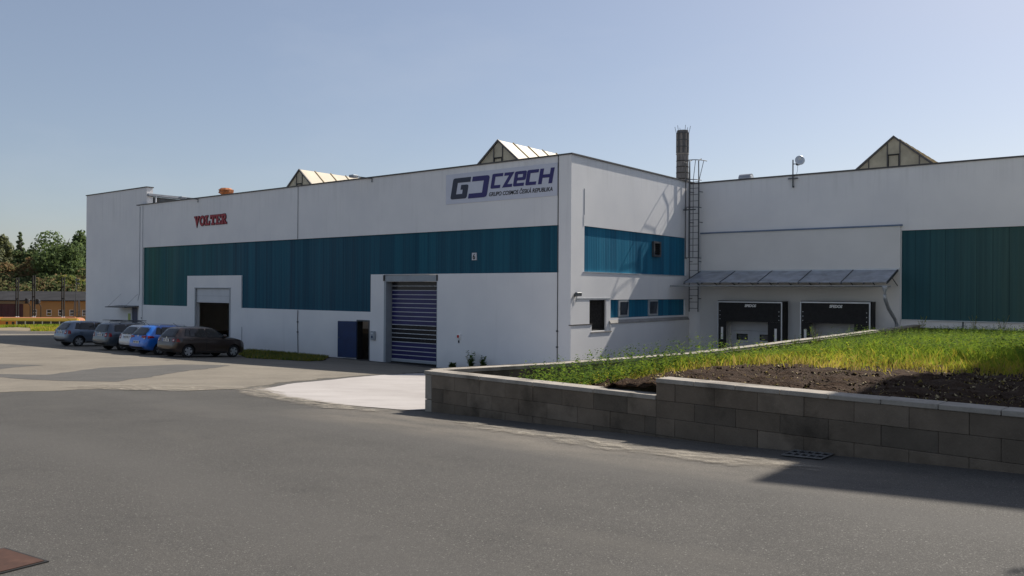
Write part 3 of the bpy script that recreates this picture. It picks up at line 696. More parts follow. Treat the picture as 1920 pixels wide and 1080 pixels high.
# doors of the long facade
mb = MB(); mb.box((-42.58, VA + .06, -.76), (-39.10, VA + .11, .0), M['offwhite']); mb.box((-42.58, VA + .055, -.40), (-39.10, VA + .059, -.385), M['greyframe'])
d1 = mb.build('overhead_door', hall); d1['label'] = 'white overhead door raised above a dark opening'
mb = MB()
for x0, x1 in ((-42.6, -42.5), (-39.18, -39.08)): mb.box((x0 + .002, VA - .02, -3.2), (x1 - .002, VA - .002, .06), M['greyframe'])
mb.box((-42.62, VA - .03, .022), (-39.06, VA - .002, .07), M['greyframe']); mb.build('frame', d1)
rd = MB(); N = 18; z0, z1 = -3.2, .36; hgt = (z1 - z0 - .12) / N
for k in range(N):
    za = z0 + .12 + k * hgt; row = N - 1 - k
    rd.box((-26.95, VA + .36, za + .028), (-23.87, VA + .385, za + hgt), M['ndark'] if row in (0, 1, 10, 11, 12, 13) else M['navy'])
    rd.box((-26.95, VA + .35, za), (-23.87, VA + .39, za + .026), M['offwhite'])
rd.box((-26.97, VA + .33, z0 + .02), (-23.86, VA + .40, z0 + .118), M['greyframe'])
d2 = rd.build('roller_door', hall); d2['label'] = 'navy roller door with thin white slat lines'
mb = MB(); mb.box((-27.08, VA + .02, .375), (-23.85, VA + .32, .655), M['greyframe']); mb.build('door_housing', d2)
for xa, xb in ((-27.098, -26.97), (-23.862, -23.832)): mb = MB(); mb.box((xa, VA + .005, -3.35), (xb, VA + .45, .37), M['greyframe']); mb.build('side_rail', d2)
for x in (-27.12, -23.86): mb = MB(); mb.box((x, VA - .03, .40), (x + .06, VA - .002, .66), M['black']); mb.build('housing_bracket', d2)
mb = MB()
for k in range(34):
    x = -26.93 + k * .0905; mb.hexa([(x, VA + .28, -3.27), (x + .07, VA + .28, -3.27), (x + .07, VA + .34, -3.27), (x, VA + .34, -3.27), (x + .025, VA + .30, -3.18), (x + .045, VA + .30, -3.18), (x + .045, VA + .34, -3.18), (x + .025, VA + .34, -3.18)], M['black'])
mb.build('bottom_brush', d2)
mb = MB(); mb.box((-26.9, VA + .41, -3.3), (-23.9, VA + .43, .37), M['black']); mb.build('dark_backing', d2)
mb = MB(); h = Vector((-28.86, VA - .02, 0)); e = Vector((-29.80, VA - .34, 0))
n_ = Vector((.34, -.94, 0)).normalized() * .045
mb.hexa([(h.x, h.y, -3.12), (e.x, e.y, -3.12), (e.x + n_.x, e.y + n_.y, -3.12), (h.x + n_.x, h.y + n_.y, -3.12), (h.x, h.y, -1.45), (e.x, e.y, -1.45), (e.x + n_.x, e.y + n_.y, -1.45), (h.x + n_.x, h.y + n_.y, -1.45)], M['bluedoor'])
d3 = mb.build('side_door', hall); d3['label'] = 'blue steel side door standing open'
mb = MB(); mb.wall(PA, [(-28.90, -3.3, -28.02, -1.38)], [(-28.84, -3.4, -28.08, -1.44)], (-.02, -.002), M['dsteel'])
mb.tube([(e.x + .1, e.y - .07, -2.2), (e.x + .22, e.y - .11, -2.2)], .015, M['dsteel']); mb.box((-28.857, VA + .002, -3.3), (-28.84, VA + .31, -1.445), M['black']); mb.box((-28.08, VA + .002, -3.3), (-28.063, VA + .31, -1.445), M['black']); mb.build('frame', d3)  # black linings put over the white reveals in place of shade
mb = MB(); mb.box((-50.36, 25.49, FB), (-49.63, 25.54, -1.2), M['bluedoor']); d4 = mb.build('entrance_door', hall)
mb = MB(); mb.hexa([(-51.9, 24.5, -1.20), (-49.4, 24.5, -1.20), (-49.4, 25.447, -1.13), (-51.9, 25.447, -1.13), (-51.9, 24.5, -1.15), (-49.4, 24.5, -1.15), (-49.4, 25.447, -1.08), (-51.9, 25.447, -1.08)], M['dsteel'])
mb.tube([(-51.7, 25.44, -.35), (-51.7, 24.6, -1.15)], .007, M['dsteel']); mb.tube([(-49.6, 25.44, -.35), (-49.6, 24.6, -1.15)], .007, M['dsteel'])
mb.build('entrance_canopy', hall)
# joints and conductors running down the facade
for path, rr, mt in (([(-33.3, VA - .015, 5.1), (-33.3, VA - .015, 2.5)], .012, 'dsteel'), ([(-33.24, VA - .02, -1.02), (-33.26, VA - .02, -1.6), (-33.2, VA - .02, -3.15)], .018, 'dsteel'),
                     ([(-17.62, VA - .02, 5.08), (-17.62, VA - .02, -1.5), (-17.62, VA - .02, -3.4)], .016, 'dsteel'), ([(-48.45, VA - .02, 5.0), (-48.45, VA - .02, -3.1)], .012, 'greyframe'),
                     ([(-48.8, VA - .02, 5.0), (-48.8, VA - .02, -.3), (-48.95, VA - .03, -.75)], .015, 'greyframe'), ([(-38.0, VA - .02, -2.0), (-38.0, VA - .02, -3.2)], .012, 'greyframe')):
    mb = MB(); mb.tube(path, rr, M[mt], 6); mb.build('lightning_conductor', hall)
for x, z in ((-33.24, -1.6), (-33.24, -2.1), (-48.5, -1.8), (-48.5, -2.2), (-17.62, -1.5), (-17.62, -2.1)): mb = MB(); mb.box((x - .04, VA - .05, z - .03), (x + .04, VA - .002, z + .03), M['dsteel']); mb.build('conductor_clamp', hall)
# vertical expansion strip on the end wall
mb = MB(); mb.box((UB + .002, 26.0, 2.6), (UB + .012, 26.03, 3.9), M['zinc']); mb.box((UB + .002, 25.98, 2.50), (UB + .014, 26.02, 2.9), M['white']); mb.build('cable_duct', hall)
# fan in the end cladding
mb = MB(); mb.wall(PBf, [(31.42, 1.52, 32.06, 2.18)], [(31.50, 1.60, 31.98, 2.10)], (-.06, .055), M['dsteel'])
for k in range(6):
    z = 1.62 + k * .08; mb.hexa([PBf(31.5, z, .02), PBf(31.98, z, .02), PBf(31.98, z + .01, .03), PBf(31.5, z + .01, .03), PBf(31.5, z + .06, -.03), PBf(31.98, z + .06, -.03), PBf(31.98, z + .07, -.02), PBf(31.5, z + .07, -.02)], M['black'])
mb.build('ventilation_louvre', hall)
def skylight(parent, cx, y0, apex, half, slope, length, base):
    hw = (apex - base) / slope; sk = MB()
    for sgn in (-1, 1):
        n = int(length / 1.1)
        for k in range(n):
            ya, yb = y0 + k * length / n + .02, y0 + (k + 1) * length / n - .02
            sk.face([(cx, ya, apex), (cx, yb, apex), (cx + sgn * hw, yb, base), (cx + sgn * hw, ya, base)], M['skyroof'])
            sk.hexa([(cx, yb, apex + .005), (cx, yb + .05, apex + .005), (cx + sgn * hw, yb + .05, base + .005), (cx + sgn * hw, yb, base + .005), (cx, yb, apex + .05), (cx, yb + .05, apex + .05), (cx + sgn * hw, yb + .05, base + .05), (cx + sgn * hw, yb, base + .05)], M['straw'])
    o = sk.build('skylight', parent)
    g = MB(); g.face([(cx - hw, y0 + .06, base), (cx + hw, y0 + .06, base), (cx, y0 + .06, apex - .03)], M['skin'])
    g.build('gable', o); g = MB(); g.face([(cx - hw, y0 + length, base), (cx + hw, y0 + length, base), (cx, y0 + length, apex - .03)], M['skin']); g.build('gable', o)
    f = MB()
    for sgn in (-1, 1):
        f.hexa([(cx, y0 - .01, apex - .07), (cx + sgn * hw, y0 - .01, base - .07), (cx + sgn * hw, y0 + .07, base - .07), (cx, y0 + .07, apex - .07), (cx, y0 - .01, apex + .03), (cx + sgn * (hw + .05), y0 - .01, base + .03), (cx + sgn * (hw + .05), y0 + .07, base + .03), (cx, y0 + .07, apex + .03)], M['flash'])
    for x in (-1.05, -.26, .26, 1.05): f.box((cx + x - .02, y0 + .02, base), (cx + x + .02, y0 + .058, apex - .06 - abs(x) * slope), M['flash'])
    f.box((cx - .24, y0 + .015, apex - .86), (cx + .24, y0 + .055, apex - .80), M['black']); f.box((cx - .235, y0 + .02, apex - 1.5), (cx - .20, y0 + .05, apex - .87), M['black']); f.box((cx + .20, y0 + .02, apex - 1.5), (cx + .235, y0 + .05, apex - .87), M['black'])
    f.build('gable_frame', o)
    return o
skylight(hall, -38.38, 29., 6.85, 1.2, .85, 16, 4.7)
skylight(hall, -23.75, 29., 6.93, 1.2, .85, 14, 4.7)

# ------------------------------------------------------------------ loading wing
wing = thing('loading_wing', (-8, 45, -3.2), 'white rear wing with two black loading bays and dark green panel wall', 'warehouse')
mb = MB()
dh = [(-15.0, -6, -12.9, -1.15), (-11.3, -6, -9.25, -1.15)]
mb.wall(PC, [(UB + .003, -5.4, -7.9, 5.0), (-7.9, 2.485, 22, 5.0), (-7.9, -5.4, 22, -1.03)], dh, (0, .3), M['render']); mb.build('wall', wing)
mb = MB(); mb.wall(PC, [(-16.4, -5.4, -7.92, 2.66)], dh, (-.12, -.003), M['render2']); mb.build('dock_wall', wing)
mb = MB(); mb.wall(PC, [(-7.9, -1.03, 22, 2.485)], [], (.06, .11), M['tealC']); mb.build('cladding_band', wing)
mb = MB(); mb.box((-7.9, VC - .06, -1.06), (22, VC - .003, -1.028), M['silverframe']); mb.box((-7.9, VC - .02, -1.40), (22, VC - .004, -1.33), M['dsteel'])
for x in (-5.75, -2.0, 2): mb.box((x, VC - .03, -1.5), (x + .05, VC - .004, -1.06), M['dsteel'])
mb.build('base_flashing', wing)
mb = MB(); mb.box((-16.42, VC - .16, 2.662), (-7.86, VC - .003, 2.72), M['bluezinc']); mb.build('ledge_flashing', wing)
mb = MB(); mb.box((UB + .06, VC - .045, 5.002), (22, VC + .36, 5.06), M['flash']); mb.build('parapet_coping', wing)
mb = MB(); mb.box((UB + .01, VC + .31, 4.5), (22, 75, 4.62), M['roof']); mb.build('roof', wing)
mb = MB(); mb.box((UB + .01, VC + .305, 3.9), (-16.6, VC + .6, 4.49), M['render']); mb.build('rear_wall', wing); mb = MB(); mb.box((21.7, VC + .31, -5), (22, 75, 4.49), M['render']); mb.build('rear_wall', wing); mb = MB(); mb.box((UB + .02, 74.7, -5), (21.69, 75, 4.49), M['render']); mb.build('rear_wall', wing)
for k_, (x0, x1) in enumerate(((-15.0, -12.9), (-11.3, -9.25))):
    mb = MB()
    for j in range(6): mb.box((x0, VC + .10, -4.3 + j * .52), (x1, VC + .14, -4.3 + j * .52 + .512), M['offwhite'])
    dd = mb.build('dock_door', wing)
    for a, b in ((.27, .77), (1.33, 1.83)):
        mb = MB(); mb.wall(lambda x, z, t: (x0 + x, VC + .10 + t, z), [(a, -2.11, b, -1.85)], [(a + .045, -2.075, b - .045, -1.885)], (-.03, -.002), M['black']); wf = mb.build('window', dd)
        mb = MB(); mb.box((x0 + a + .04, VC + .085, -2.08), (x0 + b - .04, VC + .095, -1.88), M['greyglass']); mb.build('pane', wf)
skylight(wing, -9.18, 39., 7.0, 1.5, .86, 14, 4.62)

# dock shelters
def dock_shelter(x0, x1, ztop, label):
    yf = 34.2; s = thing('dock_shelter', ((x0 + x1) / 2, VC, -4.5), label, 'dock shelter', 'dock shelters on the loading wing')
    mb = MB(); cw = .60
    mb.box((x0 + .06, yf + .02, ztop - .88), (x1 - .06, yf + .045, ztop - .05), M['blackrub']); mb.build('top_curtain', s)
    for a, b in ((x0 + .06, x0 + .40), (x1 - .62, x1 - .06)):
        mb = MB(); mb.box((a, yf + .023, -4.6), (b, yf + .048, ztop - .882), M['blackrub']); mb.build('side_curtain', s)
    mb = MB(); mb.box((x0, yf + .05, ztop - .03), (x1 + .05, VC - .122, ztop + .03), M['black'])
    mb.box((x0 + .0, yf + .06, -4.6), (x0 + .05, VC - .122, ztop - .032), M['black']); mb.box((x1 - .0, yf + .06, -4.6), (x1 + .05, VC - .122, ztop - .032), M['black']); mb.build('shelter_side', s)
    mb = MB(); mb.box((x0, yf, ztop - .05), (x1, yf + .05, ztop + .005), M['silverframe']); mb.box((x0, yf, -4.6), (x0 + .05, yf + .05, ztop - .052), M['silverframe']); mb.box((x1 - .05, yf, -4.6), (x1, yf + .05, ztop - .052), M['silverframe']); mb.build('front_frame', s)
    for a in (x0 + .17, x1 - .33):
        mb = MB(); mb.box((a, yf + .008, ztop - 1.68), (a + .10, yf + .020, ztop - 1.14), M['white']); mb.build('guide_mark', s)
    for a in (x0 + .12, x1 - .14):
        for z in (.42, .60, .78): mb = MB(); mb.lathe((a, yf + .012, ztop - z), [(.018, -.006), (.018, .006)], M['silverframe'], 8, 1); mb.build('rivet', s)
    xc = (x0 + x1) / 2 - .12
    text_mesh('SPEDOS', .15, 'lettering', s, M['white'], lambda x, y, z: Vector((xc - .08 + x, yf + .012 - z * .5, ztop - .23 + y)), .25, .52, .008)
    return s
dock_shelter(-15.31, -12.40, -.40, 'black dock shelter nearer the ladder, its white door showing two windows')
dock_shelter(-11.65, -8.87, -.37, 'black dock shelter nearer the downpipe, half hidden by grass')

# canopy over the bays
can = thing('loading_canopy', (-12.2, VC, .3), 'long glazed lean-to canopy with gutter above the two loading bays', 'canopy')
ya, yb, za, zb = VC - .13, 33.1, .93, .41; xs = np.linspace(-16.4, -8.0, 6)
lerp = lambda t, a, b: a + (b - a) * t
for a, b in zip(xs, xs[1:]):
    mb = MB(); mb.hexa([(a + .02, yb, zb), (b - .02, yb, zb), (b - .02, ya, za), (a + .02, ya, za), (a + .02, yb, zb + .016), (b - .02, yb, zb + .016), (b - .02, ya, za + .016), (a + .02, ya, za + .016)], M['canopy']); mb.build('roof_sheet', can)
for k in range(11):
    x = -16.4 + k * .84
    mb = MB(); mb.hexa([(x - .02, yb, zb - .06), (x + .02, yb, zb - .06), (x + .02, ya, za - .06), (x - .02, ya, za - .06), (x - .02, yb, zb - .004), (x + .02, yb, zb - .004), (x + .02, ya, za - .004), (x - .02, ya, za - .004)], M['dsteel'])
    if k % 2 == 0: mb.hexa([(x - .017, yb, zb + .018), (x + .017, yb, zb + .018), (x + .017, ya, za + .018), (x - .017, ya, za + .018), (x - .017, yb, zb + .035), (x + .017, yb, zb + .035), (x + .017, ya, za + .035), (x - .017, ya, za + .035)], M['dsteel'])
    mb.tube([(x, ya - .02, .30), (x, lerp(.52, ya, yb), lerp(.52, za, zb) - .06)], .02, M['dsteel'], 6)
    mb.build('bracket', can)
mb = MB(); n = 8; pr = [(33.02 + .065 * math.cos(math.pi + math.pi * k / n), .30 + .065 * math.sin(math.pi + math.pi * k / n)) for k in range(n + 1)]
pr += [(33.02 + .055 * math.cos(-math.pi * k / n), .30 + .055 * math.sin(-math.pi * k / n)) for k in range(n + 1)]
mb.prism(pr, (-17.0, -7.85), M['steel'], lambda x, y, t: (t, x, y)); mb.build('gutter', can)
mb = MB(); mb.lathe((-8.05, 33.02, .04), [(.04, -.12), (.045, 0), (.10, .16), (.11, .24)], M['steel'], 12)
mb.tube([(-8.05, 33.02, -.05), (-8.05, 33.06, -.2), (-8.02, 33.4, -.55), (-8.0, 34.35, -1.02), (-8.0, 34.62, -1.2), (-8.0, 34.65, -3.2)], .065, M['steel'], 10); mb.build('downpipe', can, True)
mb = MB(); mb.box((-16.4, VC - .16, .935), (-7.95, VC - .122, .99), M['silverframe']); mb.build('wall_flashing', can)

# caged ladder in the inner corner
lad = thing('caged_ladder', (-16.63, 34.6, -1), 'grey caged roof ladder in the inner corner beside the loading canopy', 'ladder')
yl = VC - .32
for x in (-16.86, -16.42):
    mb = MB(); mb.tube([(x, yl, -.9), (x, yl, 5.3), (x, yl - .02, 6.0), (x, yl + .25, 6.12)], .026, M['dsteel'], 8)
    for z in (-.3, 1.4, 3.2, 4.6): mb.tube([(x, yl, z), (x + .05, VC - .005 if z > 2.7 else VC - .125, z)], .018, M['dsteel'], 6)
    mb.build('rail', lad)
for k in range(21): mb = MB(); mb.tube([(-16.86, yl, -.75 + k * .29), (-16.42, yl, -.75 + k * .29)], .013, M['dsteel'], 6); mb.build('rung', lad)
def hoop(z, r, n=18, dx=0, dz=0):
    cx, cy = -16.64 + dx, yl - .02; P = [(cx + r * math.cos(math.pi + math.pi * k / n), cy + 1.45 * r * math.sin(math.pi + math.pi * k / n), z + dz * (k / n)) for k in range(n + 1)]
    return P
for z, r, dx in ((1.55, .36, 0), (3.85, .36, 0), (5.1, .36, 0), (5.95, .50, .12)):
    mb = MB(); mb.tube(hoop(z, r, dx=dx), .02, M['dsteel'], 6); mb.build('hoop', lad)
for k in (2, 6, 9, 12, 16):
    a, b, c = hoop(1.55, .36)[k], hoop(5.1, .36)[k], hoop(5.95, .5, dx=.12)[k]
    mb = MB(); mb.tube([a, b, c], .014, M['dsteel'], 6); mb.build('cage_bar', lad)
mb = MB(); mb.tube([(-17.0, yl - .35, 3.75), (-16.4, yl - .35, 3.75)], .03, M['dsteel'], 6); mb.build('rest_bar', lad)

# ------------------------------------------------------------------ signs
def sgn_place(x0, z0, y):
    return lambda x, z, t: Vector((x0 + x, y - t, z0 + z))
vs = thing('letter_sign', (-41, VA, 3.8), 'dark red slab-serif VOLTER lettering high on the left of the facade', 'sign')
def slab_letters(place, mat, d, W, Hh, grow=0.):
    lw = W / 6 * .97; st = .30 * lw + grow; sf = .17 * Hh + grow; g = grow / 2; letters = []
    def rect(mb, x0, z0, x1, z1, e=0): mb.prism([(x0 - g, z0 - g), (x1 + g, z0 - g), (x1 + g, z1 + g), (x0 - g, z1 + g)], (d[0], d[1] + e), mat, place)
    s0 = .30 * lw; f0 = .17 * Hh
    for i, ch in enumerate('VOLTER'):
        mb = MB(); x = i * W / 6; w_ = lw
        if ch == 'V':
            mb.ribbon([(x + .20 * w_, Hh), (x + .5 * w_, .10), (x + .82 * w_, Hh)], s0 * .85 + grow, d, mat, place)
            rect(mb, x - .02 * w_, Hh - f0 * .8, x + .42 * w_, Hh, .002); rect(mb, x + .64 * w_, Hh - f0 * .8, x + w_, Hh, .002)
        if ch == 'O':
            P = [(x + w_ * .5 + w_ * .37 * math.cos(a), Hh * .5 + Hh * .415 * math.sin(a)) for a in np.linspace(math.pi / 2, math.pi / 2 + 2 * math.pi, 21)]
            mb.ribbon(P, .24 * w_ + grow, d, mat, place)
        if ch == 'L':
            rect(mb, x + .16 * w_, f0, x + .16 * w_ + s0, Hh - f0); rect(mb, x, Hh - f0, x + .62 * w_, Hh, .002); rect(mb, x, 0, x + w_ * .95, f0, .002); rect(mb, x + .75 * w_, f0, x + .95 * w_, .42 * Hh)
        if ch == 'T':
            rect(mb, x + .35 * w_, f0, x + .35 * w_ + s0, Hh - f0); rect(mb, x, Hh - f0, x + w_, Hh, .002); rect(mb, x + .2 * w_, 0, x + .8 * w_, f0, .002)
            rect(mb, x, .64 * Hh, x + .17 * w_, Hh - f0); rect(mb, x + .83 * w_, .64 * Hh, x + w_, Hh - f0)
        if ch == 'E':
            rect(mb, x + .12 * w_, f0, x + .12 * w_ + s0, Hh - f0); rect(mb, x, Hh - f0, x + .93 * w_, Hh, .002); rect(mb, x, 0, x + .96 * w_, f0, .002)
            rect(mb, x + .12 * w_ + s0, .43 * Hh, x + .68 * w_, .57 * Hh); rect(mb, x + .76 * w_, .66 * Hh, x + .93 * w_, Hh - f0); rect(mb, x + .78 * w_, f0, x + .96 * w_, .36 * Hh)
        if ch == 'R':
            rect(mb, x + .10 * w_, f0, x + .10 * w_ + s0, Hh - f0); rect(mb, x, 0, x + .5 * w_, f0, .002); rect(mb, x, Hh - f0, x + .3 * w_, Hh, .002)
            mb.ribbon([(x + .3 * w_, .92 * Hh), (x + .66 * w_, .92 * Hh), (x + .76 * w_, .80 * Hh), (x + .76 * w_, .62 * Hh), (x + .66 * w_, .50 * Hh), (x + .38 * w_, .50 * Hh)], .22 * w_ + grow, d, mat, place)
            mb.ribbon([(x + .55 * w_, .44 * Hh), (x + .82 * w_, .06 * Hh)], .26 * w_ + grow, d, mat, place); rect(mb, x + .72 * w_, 0, x + 1.02 * w_, f0, .002)
        letters.append(mb)
    return letters
for a, b in zip(slab_letters(sgn_place(-42.66, 3.53, VA), M['signdark'], (.004, .03), 3.22, .54, .035), slab_letters(sgn_place(-42.66, 3.53, VA), M['signred'], (.034, .05), 3.22, .54, 0)):
    q = a.build('letter', vs); b.build('letter_face', q)
gs = thing('company_sign', (-20.5, VA, 4.2), 'large pale sign board with navy and slate logo letters near the hall corner', 'sign')
mb = MB(); mb.box((-23.345, VA - .02, 3.59), (-17.66, VA - .003, 4.825), M['panel']); mb.build('board', gs)
SL = .20; H_ = 1.235
def lp(x0, zb_, kx):
    return lambda x, z, t: Vector((-23.345 + x0 + kx * x + SL * z, VA - .02 - t, 3.59 + zb_ + z))
D_ = (.002, .012); KX = 1.42
pl = lp(.25, .19, KX)
mb = MB(); mb.ribbon([(.685, .765), (.10, .765), (.10, .10), (.535, .10), (.535, .47), (.35, .47)], .195, D_, M['logogrey'], pl, .07)
mb.build('logo_letter', gs)
pl = lp(1.235, .17, KX); mb = MB(); mb.ribbon([(.055, .78), (.595, .78), (.595, .10), (.0, .10)], .195, D_, M['logonavy'], pl, .09); mb.build('logo_letter', gs)
def cz(x0, strokes, wd=.125, rc=.05):
    mb = MB(); pl_ = lp(x0, .485, 1.36)
    for s_ in strokes: mb.ribbon([(a / 1.36, b) for a, b in s_], wd, D_, M['logonavy'], pl_, rc)
    mb.build('logo_letter', gs)
HH = .585; t_, m_, b_ = HH - .0625, HH * .5, .0625
cz(2.42, [[(.55, t_), (.085, t_), (.085, b_), (.49, b_)]])
cz(3.04, [[(.0, t_), (.36, t_), (.10, b_), (.47, b_)]], .12, 0)
cz(3.56, [[(.172, m_ - .01), (.50, m_ - .01), (.50, t_), (.085, t_), (.085, b_), (.53, b_)]], .12)
cz(4.17, [[(.55, t_), (.085, t_), (.085, b_), (.51, b_)]])
cz(4.79, [[(.08, 0), (.08, HH)], [(.57, 0), (.57, HH)], [(.166, m_), (.484, m_)]], .125, 0)
text_mesh('GRUPO COSMOS ČESKÁ REPUBLIKA', .225, 'slogan', gs, M['logoblack'], lambda x, y, z: Vector((-23.345 + 2.34 + x + .2 * y, VA - .024 - z, 3.59 + .19 + y)), 0, 3.13, .003)

# small wall fittings
def floodlight(loc, direction, label):
    x, y, z = loc; f = thing('floodlight', loc, label, 'floodlight', 'floodlights on the hall')
    mb = MB(); d = Vector(direction); e = Vector(loc) + d
    mb.tube([(x, y, z - .12), (x, y, z + .05), tuple(e)], .025, M['dsteel'], 6); mb.build('arm', f)
    mb = MB(); mb.bbox((e.x - .16, e.y - .22, e.z - .05), (e.x + .16, e.y + .10, e.z + .06), M['greyframe'], .02); hd = mb.build('lamp_head', f)
    mb = MB(); mb.box((e.x - .13, e.y - .19, e.z - .062), (e.x + .13, e.y + .07, e.z - .051), M['lampwhite']); mb.build('lamp_glass', hd)
floodlight((-42.3, VA - .04, 4.98), (-.55, -.55, .12), 'grey floodlight on the parapet edge above the red VOLTER lettering')
floodlight((-27.9, VA - .04, 5.0), (-.65, -.45, .14), 'grey floodlight on the parapet midway along the facade, left of the logo board')
fl = thing('floodlight', (UB, 25.42, -.15), 'small dark floodlight on the sunlit corner beside the curtained window', 'floodlight', 'floodlights on the hall')
mb = MB(); mb.bbox((UB + .10, 25.24, -.17), (UB + .22, 25.56, -.04), M['dsteel'], .015); hd = mb.build('lamp_head', fl)
mb = MB(); mb.box((UB + .11, 25.27, -.185), (UB + .21, 25.53, -.172), M['lampwhite']); mb.build('lamp_glass', hd)
mb = MB(); mb.box((UB + .003, 25.36, -.2), (UB + .10, 25.44, -.08), M['black']); mb.tube([(UB + .12, 25.34, -.18), (UB + .09, 25.36, -.36), (UB + .05, 25.42, -.44), (UB + .03, 25.50, -.36), (UB + .03, 25.48, -.2)], .012, M['greyframe'], 5); mb.build('bracket', fl)
cb = thing('control_box', (-27.74, VA, -2.05), 'small grey door control box beside the roller door', 'control box')
mb = MB(); mb.bbox((-27.86, VA - .12, -2.26), (-27.60, VA - .003, -1.86), M['greyframe'], .015); mb.build('casing', cb)
mb = MB(); mb.box((-27.80, VA - .125, -2.0), (-27.68, VA - .122, -1.92), M['offwhite']); mb.lathe((-27.73, VA - .128, -2.12), [(.05, -.006), (.05, .006)], M['bluedoor'], 12, 1); mb.build('buttons', cb)
ab = thing('alarm_button', (-22.57, VA, -1.9), 'small red alarm box on the white wall right of the roller door', 'alarm box')
mb = MB(); mb.bbox((-22.66, VA - .06, -1.99), (-22.48, VA - .003, -1.80), M['white'], .008); mb.build('backplate', ab)
mb = MB(); mb.bbox((-22.62, VA - .09, -1.95), (-22.52, VA - .061, -1.84), M['red'], .008); mb.box((-22.60, VA - .03, -2.16), (-22.55, VA - .003, -2.06), M['black']); mb.build('button', ab)
ns = thing('number_sign', (-21.81, VA, 1.39), 'small white plate with a number 6 on the blue-green panels', 'sign')
mb = MB(); mb.box((-21.93, VA + .03, 1.24), (-21.69, VA + .066, 1.54), M['offwhite']); mb.build('plate', ns)
text_mesh('6', .30, 'numeral', ns, M['logoblack'], lambda x, y, z: Vector((-21.88 + x, VA + .026 - z * .5, 1.28 + y)), 0, .13, .008)
nb = thing('notice_board', (-50.65, 25.44, -1.8), 'small pale green notice beside the entrance door under the little canopy', 'notice')
mb = MB(); mb.box((-50.78, 25.42, -2.05), (-50.50, 25.447, -1.58), M['greenplate']); mb.build('plate', nb)

# roof things
rv = thing('roof_cowl', (-44.7, 28.4, 4.7), 'weathered orange cowl rising above the parapet near the VOLTER lettering', 'roof vent')
mb = MB(); mb.lathe((-44.72, 28.4, 4.7), [(.28, 0), (.28, 1.12)], M['orangecowl'], 14); mb.build('pipe', rv)
mb = MB(); mb.lathe((-44.72, 28.4, 5.78), [(.30, 0), (.46, .10), (.40, .20), (.46, .26), (.30, .38)], M['orangecowl'], 10); mb.box((-44.36, 28.2, 5.86), (-44.05, 28.5, 6.03), M['orangecowl']); mb.build('cowl_head', rv)
v2 = thing('roof_vent', (-14.9, 36.6, 4.62), 'small half-round metal vent on the roof beside the ladder', 'roof vent')
P = [(-.24, 0), (.24, 0)] + [(.24 * math.cos(a), .45 + .24 * math.sin(a)) for a in np.linspace(0, math.pi, 10)]
mb = MB(); mb.prism(P, (-.28, .28), M['zinc'], lambda x, y, t: (-15.0 + t, 36.6 + x, 4.82 + y)); mb.build('hood', v2)
mb = MB(); mb.lathe((-14.71, 36.6, 5.27), [(.17, -.01), (.17, .012)], M['silverframe'], 14, 0); mb.build('grille', v2)
da = thing('dish_antenna', (-12.19, VC - .06, 4.4), 'small round dish antenna on a pole above the loading wing parapet', 'antenna')
mb = MB(); mb.tube([(-12.19, VC - .08, 4.50), (-12.19, VC - .08, 5.68)], .028, M['dsteel'], 8); mb.box((-12.40, VC - .11, 4.86), (-11.98, VC - .05, 4.90), M['dsteel']); mb.box((-12.22, VC - .06, 4.5), (-12.16, VC - .003, 4.56), M['dsteel']); mb.tube([(-12.19, VC - .08, 5.5), (-11.98, VC - .1, 5.48)], .02, M['dsteel'], 6); mb.build('pole', da)
mb = MB(); mb.lathe((0, 0, 0), [(.0001, .0), (.12, .015), (.20, .05), (.205, .07), (.19, .08), (.10, .05), (.0001, .04)], M['silverframe'], 24)
ax = Vector((.55, -.82, .12)).normalized(); q = ax.to_track_quat('Z', 'Y').to_matrix()
mb.v = [tuple(q @ Vector(v) + Vector((-11.88, VC - .18, 5.60))) for v in mb.v]; mb.build('dish', da, True)
mb = MB(); mb.bbox((-12.04, VC - .18, 5.42), (-11.92, VC - .03, 5.66), M['dsteel'], .015); mb.tube([(-11.98, VC - .1, 5.42), (-11.99, VC - .1, 5.2), (-12.05, VC - .07, 5.0)], .008, M['dsteel'], 5); mb.build('radio_box', da)

# chimney far behind
ch = thing('brick_chimney', (-50.1, 100.5, -9), 'tall old brick chimney with iron bands standing behind the hall roof', 'chimney')
mb = MB(); mb.lathe((-50.1, 100.5, -9), [(1.02, 0), (.80, 27.4), (.76, 27.5), (.755, 30.72)], M['brick'], 28); mb.build('shaft', ch)
for k in range(16):
    zz_ = 17.6 - k * .80; rr = .80 + .22 * (18.4 - zz_) / 27.4 + .025
    mb = MB(); mb.lathe((-50.1, 100.5, zz_), [(rr, -.05), (rr, .05)], M['black'], 28); mb.build('iron_band', ch)
mb = MB()
for k in range(14):
    a = 2 * math.pi * k / 14; x, y = -50.1 + .79 * math.cos(a), 100.5 + .79 * math.sin(a)
    mb.box((x - .05, y - .05, 18.7), (x + .05, y + .05, 21.3), M['concrete'] if k % 2 else M['dsteel'])
for z in (18.55, 19.5, 20.4, 21.35): mb.lathe((-50.1, 100.5, z), [(.86, -.06), (.86, .06)], M['concrete' if z < 19 else 'dsteel'], 28)
mb.build('crown_frame', ch)
for k in range(6):
    mb = MB(); a = 2 * math.pi * k / 6 + .3; x, y = -50.1 + .8 * math.cos(a), 100.5 + .8 * math.sin(a)
    mb.tube([(x, y, 21.2), (x + .25 * math.cos(a), y + .25 * math.sin(a), 22.3)], .03, M['dsteel'], 5); mb.build('lightning_rod', ch)

